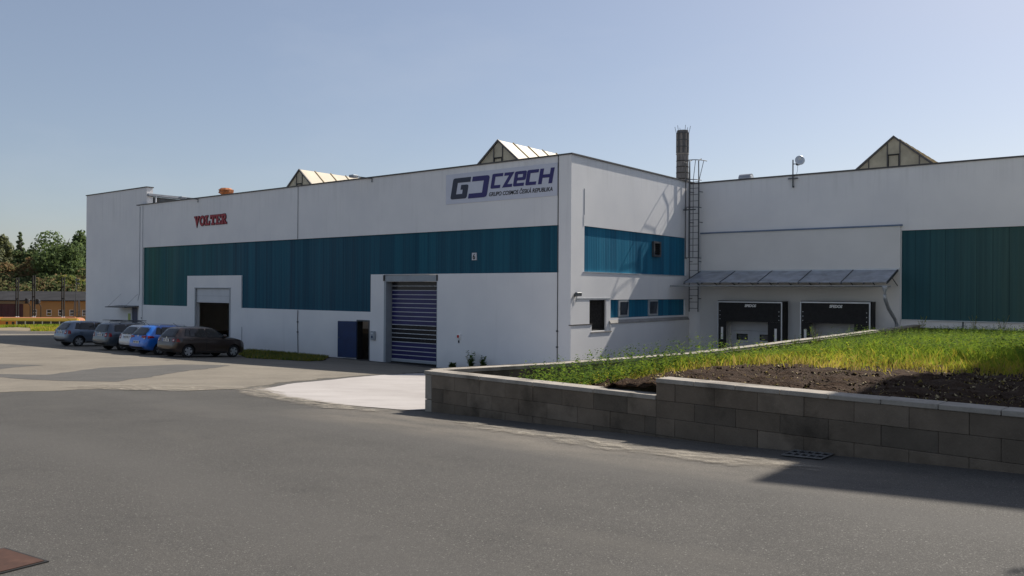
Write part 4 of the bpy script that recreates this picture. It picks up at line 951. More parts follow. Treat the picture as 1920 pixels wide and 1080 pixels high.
# ------------------------------------------------------------------ tall unseen block, added just right of the view to cast the big shadow
tb = thing('shadow_block', (4, 24, -2.5), 'tall white block added out of view on the right to cast the road shadow', 'building')
BX, BY, BZ = -.82, 18.0, 9.5
mb = MB(); mb.box((BX, BY, -3), (13, 21.5, BZ), M['render']); mb.build('wall', tb)
mb = MB(); mb.box((BX - .03, BY - .04, BZ + .002), (13, 21.5, BZ + .06), M['flash']); mb.build('parapet_coping', tb)
for k in range(3):
    for j in range(3):
        mb = MB(); x = 1 + k * 4; z = -.5 + j * 3.4; mb.box((x, BY - .03, z), (x + 2.2, BY - .004, z + 1.5), M['greyglass']); wd = mb.build('window', tb)
        mb = MB(); mb.wall(lambda x_, z_, t: (x_, BY + t, z_), [(x - .08, z - .08, x + 2.28, z + 1.58)], [(x, z, x + 2.2, z + 1.5)], (-.05, -.004), M['silverframe']); mb.build('frame', wd)

# ------------------------------------------------------------------ drain grate, manhole cover
gr = thing('drain_grate', (-2.7, 8.2, g1(-2.7, 8.2)), 'slotted iron drain grate in the road by the wall, half in shadow', 'drain')
gw, gl = .40, .56
def gp(x, y, dz): return (-2.88 + x, 7.94 + y - .083 * x, g1(-2.88 + x, 7.94 + y - .083 * x) + dz)
mb = MB(); mb.face([gp(0, 0, .008), gp(gw, 0, .008), gp(gw, gl, .008), gp(0, gl, .008)], M['black']); mb.build('pit', gr)
mb = MB()
def bar(x0, y0, x1, y1, h=.020): mb.hexa([gp(x0, y0, .011), gp(x1, y0, .011), gp(x1, y1, .011), gp(x0, y1, .011), gp(x0, y0, h), gp(x1, y0, h), gp(x1, y1, h), gp(x0, y1, h)], M['grateiron'])
for k in range(6): bar(k * (gw - .016) / 5, .0, k * (gw - .016) / 5 + .016, gl)
for k in range(4):
    for q in range(5): a = q * (gw - .016) / 5 + .0165; bar(a, k * (gl - .04) / 3, a + (gw - .016) / 5 - .017, k * (gl - .04) / 3 + .04, .0195)
mb.build('bars', gr)
mh = thing('manhole_cover', (-5.15, 1.8, g1(-5.15, 1.8)), 'rusty square iron cover plate set in the asphalt', 'manhole cover')
A_, B_, E2 = Vector((-5.46, 1.99)), Vector((-4.98, 2.04)), Vector((.045, -.43))
def mp(a, b, dz): p = A_ + (B_ - A_) * a + E2 * b; return (p.x, p.y, g1(p.x, p.y) + dz)
mb = MB(); mb.hexa([mp(.03, .03, .0), mp(.97, .03, .0), mp(.97, .97, .0), mp(.03, .97, .0), mp(.03, .03, .012), mp(.97, .03, .012), mp(.97, .97, .012), mp(.03, .97, .012)], M['rust']); pl_ = mb.build('plate', mh)
mb = MB(); 
for a0, b0, a1, b1 in ((-.01, -.01, 1.01, .025), (-.01, .975, 1.01, 1.01), (-.01, .0255, .025, .9745), (.975, .0255, 1.01, .9745)):
    mb.hexa([mp(a0, b0, .0), mp(a1, b0, .0), mp(a1, b1, .0), mp(a0, b1, .0), mp(a0, b0, .008), mp(a1, b0, .008), mp(a1, b1, .008), mp(a0, b1, .008)], M['black'])
mb.build('frame', mh)
mb = MB(); mb.hexa([mp(.62, .42, .012), mp(.68, .42, .012), mp(.68, .47, .012), mp(.62, .47, .012), mp(.62, .42, .0135), mp(.68, .42, .0135), mp(.68, .47, .0135), mp(.62, .47, .0135)], M['black']); mb.build('lift_hole', mh)

# ------------------------------------------------------------------ cars
def pchip(x, y, q):
    x = np.array(x, float); y = np.array(y, float); h = np.diff(x); d = np.diff(y) / h; m = np.zeros_like(x)
    m[0], m[-1] = d[0], d[-1]
    for k in range(1, len(x) - 1):
        if d[k - 1] * d[k] > 0: w1 = 2 * h[k] + h[k - 1]; w2 = h[k] + 2 * h[k - 1]; m[k] = (w1 + w2) / (w1 / d[k - 1] + w2 / d[k])
    i = np.clip(np.searchsorted(x, q) - 1, 0, len(x) - 2); t = (q - x[i]) / h[i]
    return y[i] * (1 + 2 * t) * (1 - t) ** 2 + h[i] * m[i] * t * (1 - t) ** 2 + y[i + 1] * t * t * (3 - 2 * t) + h[i] * m[i + 1] * t * t * (t - 1)
def make_car(label, paint, style, group, tail_style='tall', lower=None, rails=False, box_rack=False, L=3.98, H=1.46, W=.86, alloy=True, plate_z=.80, badge=True):
    """body along +y (nose at +y), x across; origin on the ground at the rear axle centre"""
    car = thing('parked_car', (0, 0, 0), label, 'car', group); ra = .74 if style == 'hatch' else .86   # rear overhang
    k = L / 4.0; kh = H / 1.46
    if style == 'hatch':
        top = [(0, .60), (.05, .78), (.10, .97), (.24, 1.16), (.42, 1.36), (.60, 1.425), (1.2, 1.46), (1.8, 1.455), (2.25, 1.37), (2.95, 1.0), (3.4, .945), (3.72, .86), (3.92, .70), (4.0, .50)]
        wroof = [(0, .56), (.4, .54), (1.2, .585), (2.2, .56), (3.0, .60), (4, .40)]
        winF, winR, winQ = ((1.68, .985), (2.72, .97), (2.10, 1.345), (1.68, 1.375)), ((.78, 1.0), (1.60, .985), (1.60, 1.375), (.86, 1.36)), ((.52, 1.03), (.73, 1.01), (.79, 1.34), (.66, 1.31))
        back = ((.97, .60), (1.33, .49))
    else:
        top = [(0, .60), (.04, .80), (.08, 1.0), (.16, 1.22), (.26, 1.38), (.40, 1.43), (1.2, 1.46), (1.9, 1.45), (2.35, 1.34), (2.95, 1.0), (3.4, .945), (3.72, .86), (3.92, .70), (4.0, .50)]
        wroof = [(0, .58), (.3, .56), (1.2, .585), (2.2, .56), (3.0, .60), (4, .40)]
        winF, winR, winQ = ((1.74, .985), (2.74, .97), (2.14, 1.335), (1.74, 1.375)), ((1.08, .995), (1.66, .985), (1.66, 1.375), (1.08, 1.37)), ((.42, 1.02), (1.0, 1.0), (1.0, 1.37), (.50, 1.34))
        back = ((.99, .62), (1.34, .52))
    belt = [(0, .57), (.06, .76), (.14, .93), (.6, .955), (1.5, .95), (2.95, .91), (3.4, .89), (3.75, .79), (3.92, .64), (4.0, .46)]
    bot = [(0, .40), (.15, .27), (.4, .22), (3.6, .20), (3.85, .24), (4.0, .34)]
    wm = [(0, .62), (.05, .72), (.15, .79), (.4, .84), (1.0, .86), (2.9, .86), (3.5, .82), (3.8, .70), (3.95, .56), (4.0, .48)]
    ys = np.concatenate([np.linspace(0, .7, 22)[:-1], np.linspace(.7, 3.3, 34)[:-1], np.linspace(3.3, 4.0, 20)])
    ev = lambda tab: pchip([a for a, _ in tab], [b for _, b in tab], ys)
    T, B, Bo, Wm, Wr = ev(top), ev(belt), ev(bot), ev(wm) * W / .86, ev(wroof)
    V, F = [], []
    for y, t, b, bo, wmx, wr in zip(ys, T, B, Bo, Wm, Wr):
        t = max(t, b + .02); md = bo + (b - bo) * .62; wr = min(wr, wmx * .90); gt = np.clip((t - b) / .45, 0, 1)
        half = [(0, bo), (wmx * .80, bo), (wmx * .94, bo + .04), (wmx * .985, bo + (b - bo) * .3), (wmx, md), (wmx * .985, b - .05), (wmx * .95, b - .005)]
        w0 = wmx * .93; zt = t - .085 * gt - .012
        for s_ in (.33, .66, 1.0): half.append((w0 + (wr + .035 - w0) * s_ + .012 * math.sin(s_ * math.pi), b + (zt - b) * s_))
        half += [(wr - .02, t - .045 * gt - .008), (wr * .75, t - .012 * gt), (wr * .4, t), (0, t + .004 * gt)]
        ring = half + [(-a, z) for a, z in half[-2:0:-1]]
        V.append([(a, y * k - ra * k, z * kh) for a, z in ring])
    n = len(V[0]); flat = [p for r in V for p in r]
    for i in range(len(V) - 1):
        for j in range(n): F.append((i * n + j, i * n + (j + 1) % n, (i + 1) * n + (j + 1) % n, (i + 1) * n + j))
    F.append(tuple(range(n))[::-1]); F.append(tuple((len(V) - 1) * n + j for j in range(n)))
    body = MB(); body.v = flat; body.f = F; body.m = [0] * len(F); body.mats = [paint]
    if lower is not None:
        li = body.mi(lower)
        for q, f in enumerate(F):
            if np.mean([flat[v][2] for v in f]) < .52: body.m[q] = li
    bo = body.build('body', car, True)
    ct = MB(); YW = [0.0, (3.20 if style == 'hatch' else 3.24) * k - ra * k]
    for yw in YW:
        for sg in (-1, 1): ct.lathe((sg * .85, yw, .31), [(.345, -.27), (.345, .27)], M['black'], 32, 0)
    co = ct.build('cutter'); bo.modifiers.new('arches', 'BOOLEAN'); bo.modifiers[0].object = co; bo.modifiers[0].operation = 'DIFFERENCE'; bo.modifiers[0].solver = 'EXACT'
    if M['black'] not in body.mats: bo.data.materials.append(M['black'])
    me2 = bpy.data.meshes.new_from_object(bo.evaluated_get(bpy.context.evaluated_depsgraph_get())); bo.modifiers.clear(); bo.data = me2; me2.name = 'body'
    bpy.data.objects.remove(co)
    bmm = bmesh.new(); bmm.from_mesh(me2)
    for e_ in bmm.edges:
        if len(e_.link_faces) == 2 and e_.calc_face_angle(0) > .7: e_.smooth = False
    bmm.to_mesh(me2); bmm.free()
    bvh = BVHTree.FromPolygons([Vector(v) for v in flat], F)
    Y = lambda y: y * k - ra * k
    def side(pt, sg, off):
        hit = bvh.ray_cast(Vector((2.5 * sg, Y(pt[0]), pt[1] * kh)), Vector((-sg, 0, 0)))
        return (hit[0] + Vector((sg * off, 0, 0))) if hit[0] else Vector((sg * .5, Y(pt[0]), pt[1] * kh))
    def rear(pt, off):
        hit = bvh.ray_cast(Vector((pt[0], -3.5, pt[1] * kh)), Vector((0, 1, 0)))
        return (hit[0] + Vector((0, -off, 0))) if hit[0] else Vector((pt[0], Y(.1), pt[1] * kh))
    def front(pt, off):
        hit = bvh.ray_cast(Vector((pt[0], 6, pt[1] * kh)), Vector((0, -1, 0)))
        return (hit[0] + Vector((0, off, off))) if hit[0] else Vector((pt[0], Y(3.9), pt[1] * kh))
    def patch(mb_, quad, fn, mat, nu_=8, nv_=5):
        a, b, c, d = [Vector(q) for q in quad]
        G = [[fn(((a * (1 - s_) + b * s_) * (1 - t) + (d * (1 - s_) + c * s_) * t)) for s_ in np.linspace(0, 1, nu_)] for t in np.linspace(0, 1, nv_)]
        for p in range(nv_ - 1):
            for q in range(nu_ - 1): mb_.face([G[p][q], G[p][q + 1], G[p + 1][q + 1], G[p + 1][q]], mat)
    for sg in (1, -1):
        for qd in (winF, winR, winQ):
            c = Vector((sum(q[0] for q in qd) / 4, sum(q[1] for q in qd) / 4)); big = [tuple(c + (Vector(q) - c) * 1.0 + Vector((math.copysign(.03, q[0] - c.x), math.copysign(.022, q[1] - c.y)))) for q in qd]
            m1 = MB(); patch(m1, big, lambda p: side(p, sg, .004), M['plastic']); tr_ = m1.build('side_window', car, True)
            m1 = MB(); patch(m1, qd, lambda p: side(p, sg, .018), M['glass']); m1.build('pane', tr_, True)
        for y0, y1 in ((.66, 1.62), (1.645, 2.74)):
            m1 = MB(); patch(m1, [(y0 + (.50 if y0 < 1 else 0), .32), (y1, .32), (y1, .945), (y0, .955)], lambda p: side(p, sg, .005), paint, 10, 6)
            dr = m1.build('door', car, True)
            m1 = MB(); h0 = side((y0 + .18, .845), sg, .022); m1.bbox((min(h0.x, h0.x - sg * .02), h0.y - .09, h0.z - .014), (max(h0.x, h0.x - sg * .02) + .001, h0.y + .09, h0.z + .014), paint, .006); m1.build('handle', dr)
            m1 = MB()
            for ya_, yb_ in ((y0 - .012, y0 - .002), (y1 + .002, y1 + .012)):
                e_ = .50 if (ya_ < .7) else 0
                patch(m1, [(ya_ + e_, .32), (yb_ + e_, .32), (yb_, .945), (ya_, .945)], lambda p: side(p, sg, .003), M['black'], 2, 6)
            m1.build('door_gap', dr)
        m1 = MB(); patch(m1, [(1.14, .225), (2.80, .215), (2.80, .30), (1.14, .31)], lambda p: side(p, sg, .006), M['plastic'], 10, 3); m1.build('sill_trim', car)
        m1 = MB(); p0 = side((2.62, 1.0), sg, .0); m1.bbox((min(p0.x + sg * .02, p0.x + sg * .20), p0.y - .07, p0.z - .03), (max(p0.x + sg * .02, p0.x + sg * .20), p0.y + .07, p0.z + .11), paint, .03); m1.build('mirror', car, True)
    m1 = MB(); (z0, w0), (z1, w1) = back
    patch(m1, [(-w0 - .03, z0 - .03), (w0 + .03, z0 - .03), (w1 + .03, z1 + .03), (-w1 - .03, z1 + .03)], lambda p: rear(p, .004), M['plastic']); rw = m1.build('rear_window', car, True)
    m1 = MB(); patch(m1, [(-w0, z0), (w0, z0), (w1, z1), (-w1, z1)], lambda p: rear(p, .018), M['glass']); m1.build('pane', rw, True)
    m1 = MB(); patch(m1, [(-.64, 1.03), (.64, 1.03), (.53, 1.36), (-.53, 1.36)], lambda p: front(p, .006), M['glass']); m1.build('windscreen', car, True)
    m1 = MB(); patch(m1, [(-.60, .28), (.60, .28), (.63, .40), (-.63, .40)], lambda p: rear(p, .006), M['plastic'], 10, 3); m1.build('rear_bumper', car)
    for sg in (1, -1):
        m1 = MB()
        if tail_style == 'tall': qs = [(.50, .70), (.70, .72), (.69, .92), (.55, .92)]; sd = [(.10, .72), (.26, .73), (.24, .91), (.13, .92)]
        elif tail_style == 'wide': qs = [(.30, .85), (.70, .80), (.69, .94), (.34, .93)]; sd = [(.12, .80), (.42, .86), (.36, .93), (.14, .94)]
        else: qs = [(.54, .74), (.69, .74), (.68, .88), (.50, .88)]; sd = [(.10, .74), (.28, .74), (.20, .88), (.12, .88)]
        patch(m1, [(sg * a, b) for a, b in qs], lambda p: rear(p, .010), M['tail'], 4, 4); patch(m1, sd, lambda p: side(p, sg, .010), M['tail'], 4, 4); tl = m1.build('tail_light', car, True)
        m1 = MB(); c = [(sg * (.56), .775), (sg * .66, .775), (sg * .66, .84), (sg * .57, .84)]; patch(m1, c, lambda p: rear(p, .014), M['lampwhite'], 3, 3); m1.build('reversing_lens', tl)
        m1 = MB(); patch(m1, [(sg * .42, .66), (sg * .66, .66), (sg * .62, .80), (sg * .44, .78)], lambda p: front(p, .006), M['lampwhite'], 4, 4); m1.build('headlight', car)
    m1 = MB(); p = rear((0, plate_z), .02); m1.box((-.26, p.y - .01, p.z - .06), (.26, p.y + .01, p.z + .06), M['plate']); pt = m1.build('number_plate', car)
    m1 = MB(); m1.box((-.26, p.y - .013, p.z - .06), (-.22, p.y - .0105, p.z + .06), M['euro'])
    for q in (-.16, -.10, -.04, .06, .12, .18): m1.box((q - .018, p.y - .013, p.z - .035), (q + .018, p.y - .0105, p.z + .035), M['plastic'])
    m1.build('plate_band', pt)
    if badge:
        m1 = MB(); p = rear((0, .945), .012); m1.lathe((0, p.y, p.z - .03), [(.045, -.006), (.045, .006)], M['rim'], 14, 1); m1.build('badge', car)
    if rails:
        for sg in (1, -1):
            m1 = MB(); m1.tube([(sg * .55, Y(.75), 1.40 * kh), (sg * .56, Y(.82), 1.485 * kh), (sg * .57, Y(1.4), 1.51 * kh), (sg * .56, Y(2.0), 1.485 * kh), (sg * .55, Y(2.1), 1.41 * kh)], .018, M['silverframe' if not box_rack else 'dsteel'], 6); m1.build('roof_rail', car)
    if box_rack:
        m1 = MB()
        for y in (.85, 1.85): m1.tube([(-.62, Y(y), 1.54 * kh), (.62, Y(y), 1.54 * kh)], .022, M['dsteel'], 6)
        for x in (-.3, .3): m1.tube([(x, Y(.3), 1.57 * kh), (x, Y(2.3), 1.57 * kh)], .02, M['dsteel'], 6)
        m1.build('roof_rack', car)
    else:
        m1 = MB(); m1.tube([(0, Y(.62), 1.42 * kh), (0, Y(.36), 1.60 * kh)], .008, M['black'], 5); m1.build('aerial', car)
    R_ = .300; proto = None
    for y in (ra, 4.0 - .80 if style == 'hatch' else 3.24):
        for sg in (1, -1):
            ctr = side((y, .34), sg, 0); xo = ctr.x - sg * .125
            wl = bpy.data.objects.new('wheel', None); COL.objects.link(wl); wl.parent = car; wl.location = (0, 0, 0)
            m1 = MB(); m1.lathe((xo, Y(y), R_), [(R_ * .66, -.09), (R_ * .93, -.10), (R_, -.07), (R_, .07), (R_ * .93, .10), (R_ * .66, .09)], M['tyre'], 28, 0); m1.build('tyre', wl, True)
            m1 = MB(); fx = xo + sg * .092
            m1.lathe((xo, Y(y), R_), [(R_ * .655, -.05), (R_ * .655, .05)], M['black'], 24, 0)
            for a0 in np.linspace(0, 2 * math.pi, 6)[:-1]:
                e1 = Vector((0, math.cos(a0), math.sin(a0))); e2 = Vector((0, -math.sin(a0), math.cos(a0))); c = Vector((fx, Y(y), R_)); w_in, w_out = (.050, .062) if alloy else (.09, .10)
                q = [c + e2 * w_in, c - e2 * w_in, c + e1 * R_ * .65 - e2 * w_out, c + e1 * R_ * .65 + e2 * w_out]; dpt = Vector((-sg * .03, 0, 0))
                m1.hexa(q + [v + dpt for v in q], M['rim'])
            for rr in ((R_ * .62, R_ * .66),):
                pts = [(rr[0], -.012), (rr[1], -.012), (rr[1], .006), (rr[0], .006)]
                nn = 28
                for i in range(nn):
                    a, b = 2 * math.pi * i / nn, 2 * math.pi * (i + 1) / nn
                    m1.hexa([(fx - sg * dd, Y(y) + r_ * math.cos(an), R_ + r_ * math.sin(an)) for dd in (0, .03) for r_, an in ((rr[0], a), (rr[1], a), (rr[1], b), (rr[0], b))], M['rim'])
            m1.lathe((fx + sg * .004, Y(y), R_), [(.045, -.008), (.04, .008)], M['rim'], 12, 0)
            m1.build('rim', wl)
    return car
def park(car, ur, v, rz=0.):
    """ur, v: ground contact of the right rear wheel"""
    u = ur - .72; z0 = g1(u, v); z1 = g1(u, v + 2.45); car.scale = (.885,) * 3; car.location = (u, v, z0 + .0); car.rotation_euler = (math.atan2(z1 - z0, 2.45), 0, rz)
GR = 'cars parked nose-in along the hall'
CARS = []
c = make_car('metallic brown hatchback parked nearest the roller door, rear towards the road', m_paint('brown_paint', (.040, .025, .019), .3), 'hatch', GR, 'low'); park(c, -31.42, 18.25, R(2)); CARS.append(c)
c = make_car('bright blue hatchback with silver roof rails parked beside the brown car', m_paint('blue_paint', (.012, .14, .55), .2), 'hatch', GR, 'wide', rails=True, L=4.25, plate_z=.62); park(c, -33.6, 18.2, R(2)); CARS.append(c)
c = make_car('white hatchback with a black rear bumper, wedged between the blue car and the dark estate', m_paint('white_paint_car', (.52, .53, .54), 0), 'hatch', GR, 'tall', lower=M['plastic'], H=1.43, L=3.9); park(c, -35.75, 18.75, R(2)); CARS.append(c)
c = make_car('dark blue-grey estate car carrying a roof rack', m_paint('slate_paint', (.060, .082, .110), .4), 'estate', GR, 'tall', rails=True, box_rack=True, L=4.2, H=1.48); park(c, -37.95, 18.75, R(2)); CARS.append(c)
c = make_car('silver-blue hatchback at the far end of the row, beyond the estate car', m_paint('silverblue_paint', (.125, .165, .225), .5), 'hatch', GR, 'tall'); park(c, -42.45, 18.75, R(2)); CARS.append(c)

# ------------------------------------------------------------------ railway, depot and trees far left (frame: x to the right across the view, y away from it)
def far(px, D, z): 
    a = (px - 960) / 1531.36 * D
    return Vector((a * math.cos(YAW) - D * math.sin(YAW), a * math.sin(YAW) + D * math.cos(YAW), z))
RX = Vector((math.cos(YAW), math.sin(YAW), 0)); RY = Vector((-math.sin(YAW), math.cos(YAW), 0))
class FMB(MB):
    """builder in the far frame: x across, y away, origin below pixel column 0 at distance D"""
    def __init__(s, D): super().__init__(); s.o = far(0, D, 0); s.sc = D / 1531.36
    def build(s, name, parent=None, smooth=False, mat=None):
        s.v = [tuple(s.o + RX * v[0] + RY * v[1] + Vector((0, 0, v[2]))) for v in s.v]
        return super().build(name, parent, smooth)
def railcar(px0, px1, label, cab_right):
    D = 160; s = D / 1531.36; x0, x1 = px0 * s, px1 * s; o_ = far((px0 + px1) / 2, D, -9.4)
    t = thing('railcar', o_, label, 'train', 'orange railcars on the track'); zt = -5.78; zb_ = -8.9
    mb = FMB(D); pr = [(-1.35, zb_), (1.35, zb_), (1.38, zt - .55), (1.05, zt - .12), (0, zt), (-1.05, zt - .12), (-1.38, zt - .55)]
    e = .5 if cab_right else .05
    def sec(x, f): return [(x, y * f, zb_ + (z - zb_) * (f if f < 1 else 1)) for y, z in pr]
    st = [sec(x0 + .05, 1), sec(x1 - e, 1)] + ([sec(x1 - .15, .94), sec(x1, .80)] if cab_right else [])
    base = len(mb.v)
    for S in st: mb.v += S
    n = len(pr); io, ir, iy = mb.mi(M['trainorange']), mb.mi(M['trainroof']), mb.mi(M['trainyellow'])
    for a in range(len(st) - 1):
        for j in range(n):
            mb.f.append((a * n + j, a * n + (j + 1) % n, (a + 1) * n + (j + 1) % n, (a + 1) * n + j)); mb.m.append(ir if j in (3, 4) else iy if j in (2, 5) else io)
    mb.f.append(tuple(range(n))); mb.m.append(io); mb.f.append(tuple((len(st) - 1) * n + j for j in range(n))); mb.m.append(io)
    mb.build('body', t)
    mb = FMB(D); mb.box((x0 + .3, -1.43, zt - .72), (x1 - .5, -1.392, zt - .57), M['trainlime']); mb.build('stripe', t)
    if cab_right:
        for k in range(6):
            xa = (41.5 + k * 15.9) * s; mb = FMB(D); mb.box((xa, -1.42, zt - 1.62), (xa + 1.38, -1.385, zt - .74), M['glass']); mb.build('window', t)
        mb = FMB(D)
        for k in range(7): xa = (41.5 + k * 15.9) * s - .24; mb.box((xa, -1.425, zt - 1.62), (xa + .2, -1.388, zt - .74), M['trainpost'])
        mb.build('window_post', t)
        for xa, wd in ((19.5 * s, .45), (31 * s, .5), (139 * s, .42), (148.5 * s, .5)):
            mb = FMB(D); mb.box((xa, -1.42, zt - 1.75), (xa + wd, -1.384, zt - .85), M['glass']); mb.build('door_window', t)
        mb = FMB(D); mb.tube([(x0 + 12, 0, zt - .05), (x0 + 14, 0, zt - .05)], .2, M['trainroof'], 8); mb.build('exhaust', t)
    else:
        mb = FMB(D); mb.box((x0 + 1, -1.42, zt - 1.62), (x1 - 1.2, -1.385, zt - .74), M['glass']); mb.build('window', t)
    for xa in (x0 + 2.5, x1 - 3):
        mb = FMB(D)
        for q in (-.9, .9): mb.lathe((xa + q, -1.0, -9.05), [(.42, -.1), (.42, .1)], M['black'], 16, 1); mb.lathe((xa + q, 1.0, -9.05), [(.42, -.1), (.42, .1)], M['black'], 16, 1)
        mb.box((xa - 1.4, -.85, -9.2), (xa + 1.4, .85, -8.92), M['black']); mb.build('bogie', t)
railcar(8, 155.5, 'orange railcar with a row of dark windows and a rounded cab', True)
railcar(-140, 5.5, 'orange trailing coach cut off by the left edge, coupled behind the railcar', False)
dep = thing('railway_depot', far(60, 180, -9.5), 'low ochre railway depot with a dark red gate behind the train', 'depot')
D = 176; s = D / 1531.36
def zy(y): return (547 - 5 - y) * s
wins = [(60.5, 69.5), (87.5, 97), (109.5, 119), (130.5, 139.5), (154, 163), (178, 188)]
mb = FMB(D); mb.wall(lambda x, z, t: (x, t, z), [(-90 * s, -9.8, 230 * s, zy(567))], [(-50 * s, -9.9, 44 * s, zy(572.5))] + [(a * s, zy(594.5), b * s, zy(583)) for a, b in wins], (0, .4), M['depotwall'])
mb.box((-90 * s, .41, -9.8), (230 * s, 9, zy(569)), M['gate']); mb.build('wall', dep)
mb = FMB(D); mb.hexa([(-92 * s, -.5, zy(567) + .01), (232 * s, -.5, zy(567) + .01), (232 * s, 10, zy(551)), (-92 * s, 10, zy(551)), (-92 * s, -.5, zy(565.3)), (232 * s, -.5, zy(565.3)), (232 * s, 10, zy(549)), (-92 * s, 10, zy(549))], M['depotroof']); mb.build('roof', dep)
mb = FMB(D); mb.box((-52 * s, -.06, zy(572.5)), (46 * s, -.004, zy(564.5) - .3), M['depotbeam']); mb.build('gate_lintel', dep)
mb = FMB(D); mb.box((-50 * s, .15, -9.7), (44 * s, .25, zy(572.7)), M['gate'])
for k in range(8): mb.box((-48 * s + k * 12 * s, .10, -9.7), (-48 * s + k * 12 * s + .25, .148, zy(573)), M['gate'])
mb.build('gate', dep)
for k, (a, b) in enumerate(wins):
    mb = FMB(D); mb.box((a * s + .06, .12, zy(594.3)), (b * s - .06, .16, zy(583.2)), M['greyglass'] if k in (3, 4) else M['glass']); wn = mb.build('window', dep)
    mb = FMB(D); mb.wall(lambda x, z, t: (x, t, z), [(a * s, zy(594.5), b * s, zy(583))], [(a * s + .1, zy(593.7), b * s - .1, zy(589.2)), (a * s + .1, zy(588.4), b * s - .1, zy(583.6))], (.03, .11), M['white']); mb.build('frame', wn)
def mast(px, top, kind, label):
    D = 168; s = D / 1531.36; x = px * s; t = thing('catenary_mast' if kind != 'sig' else 'railway_signal', far(px, D, -9.5), label, 'mast' if kind != 'sig' else 'signal', 'masts beside the railway' if kind != 'sig' else 'signals in front of the depot')
    zt = (542 - top) * s
    if kind == 'pair':
        for q in (-.22, .22):
            mb = FMB(D); mb.box((x + q - .10, -.1, -9.7), (x + q + .10, .1, zt), M['black']); mb.build('post', t)
        mb = FMB(D)
        for z in (zt - 2.1, zt - 4.5): mb.box((x - .34, -.12, z), (x + .34, .12, z + .22), M['black'])
        for q in (-.22, .22): mb.box((x + q - .13, -.13, -6.3), (x + q + .13, .13, -5.9), M['offwhite'])
        mb.build('cross_plate', t)
    elif kind == 'lattice':
        for q in (-.9, -.3, .5, .95):
            mb = FMB(D); a = abs(q) > .4; mb.tube([(x + q, 0, -9.7), (x + q * .5, 0, zt - (4.6 if a else 0))], .08, M['dsteel'], 6); mb.build('post', t)
        mb = FMB(D)
        for k in range(5): mb.tube([(x - .75, 0, -8.8 + k * .9), (x + .8, 0, -8.4 + k * .9)], .045, M['dsteel'], 5)
        for z in (zt - 1.3, zt - .5): mb.box((x - .35, -.15, z), (x + .45, .15, z + .25), M['dsteel'])
        mb.build('bracing', t)
    else:
        mb = FMB(D); mb.tube([(x + .55, 0, -9.7), (x + .55, 0, zt - 1.5), (x + .2, 0, zt - .9)], .08, M['black'], 6); mb.build('post', t)
        mb = FMB(D); mb.bbox((x - .45, -.25, zt - 1.0), (x + .05, .2, zt + .1), M['black'], .06); mb.bbox((x + .052, -.2, zt - .8), (x + .35, .15, zt - .1), M['dsteel'], .05); mb.build('signal_head', t)
mast(32.5, 523, 'pair', 'twin steel mast standing before the dark red depot gate')
mast(63.5, 519, 'pair', 'twin black mast between the two railway signals')
mast(118.5, 522, 'pair', 'twin black mast before the middle depot windows')
mast(144.5, 523, 'lattice', 'lattice mast with braced legs nearest the white hall')
mast(52, 563, 'sig', 'black railway signal head left of the twin black mast')
mast(72, 564, 'sig', 'black railway signal head right of the twin black mast')
rl = thing('railing', far(50, 190, -1.6), 'thin pale railing along the bank above the depot roof', 'railing')
D = 190; mb = FMB(D); s = D / 1531.36
for z in (550.5, 547.5): mb.tube([(-60 * s, 0, (542 - z) * s), (120 * s, 0, (542 - z - 1.5) * s)], .05, M['concrete'], 5)
mb.build('rail', rl)
for k in range(16): mb = FMB(D); mb.tube([((-60 + k * 12) * s, 0, -2.6), ((-60 + k * 12) * s, 0, (542 - 547) * s)], .06, M['concrete'], 5); mb.build('post', rl)
# hillside
def hill():
    n1, n2 = 60, 24; P = np.zeros((n1, n2, 3))
    for i in range(n1):
        for j in range(n2):
            D = 184 + j * 9.; a = -260 + i * 9.
            t = min(1, j / 9); z = -9.6 + 11.0 * t * t * (3 - 2 * t) + .8 * math.sin(i * .7) * math.sin(j * .9) * t - max(0, (j - 16)) * 1.6
            p = far(960, D, z) + RX * a; P[i, j] = p
    i_, j_ = np.meshgrid(np.arange(n1 - 1), np.arange(n2 - 1), indexing='ij'); b = (i_ * n2 + j_).ravel()
    return np_mesh('hillside', P.reshape(-1, 3), np.stack([b, b + n2, b + n2 + 1, b + 1], -1), np.zeros(len(b)), [M['hill']])
struct(hill())

def crown_faces(r, lobes, n, size, up=.25):
    """leaf cards scattered through lobes [(centre, radii)], denser towards the outside of each lobe"""
    vol = np.array([a * b * c for _, (a, b, c) in lobes]); pr = vol ** .8 / (vol ** .8).sum(); idx = r.choice(len(lobes), n, p=pr)
    C = np.array([c for c, _ in lobes])[idx]; Rr = np.array([q for _, q in lobes])[idx]
    d = r.normal(size=(n, 3)); d /= np.linalg.norm(d, axis=1)[:, None]; rad = r.uniform(.45, 1.05, n) ** .6
    P = C + d * Rr * rad[:, None]
    nrm = d + r.normal(0, .7, (n, 3)); nrm[:, 2] += up; nrm /= np.linalg.norm(nrm, axis=1)[:, None]
    t = np.cross(nrm, r.normal(size=(n, 3))); t /= np.linalg.norm(t, axis=1)[:, None]; b = np.cross(nrm, t)
    s = size * r.uniform(.5, 1.3, n)[:, None]
    V = np.stack([P - t * s, P - b * s * .55, P + t * s, P + b * s * .55], 1).reshape(-1, 3)
    return V, np.arange(4 * n).reshape(n, 4)
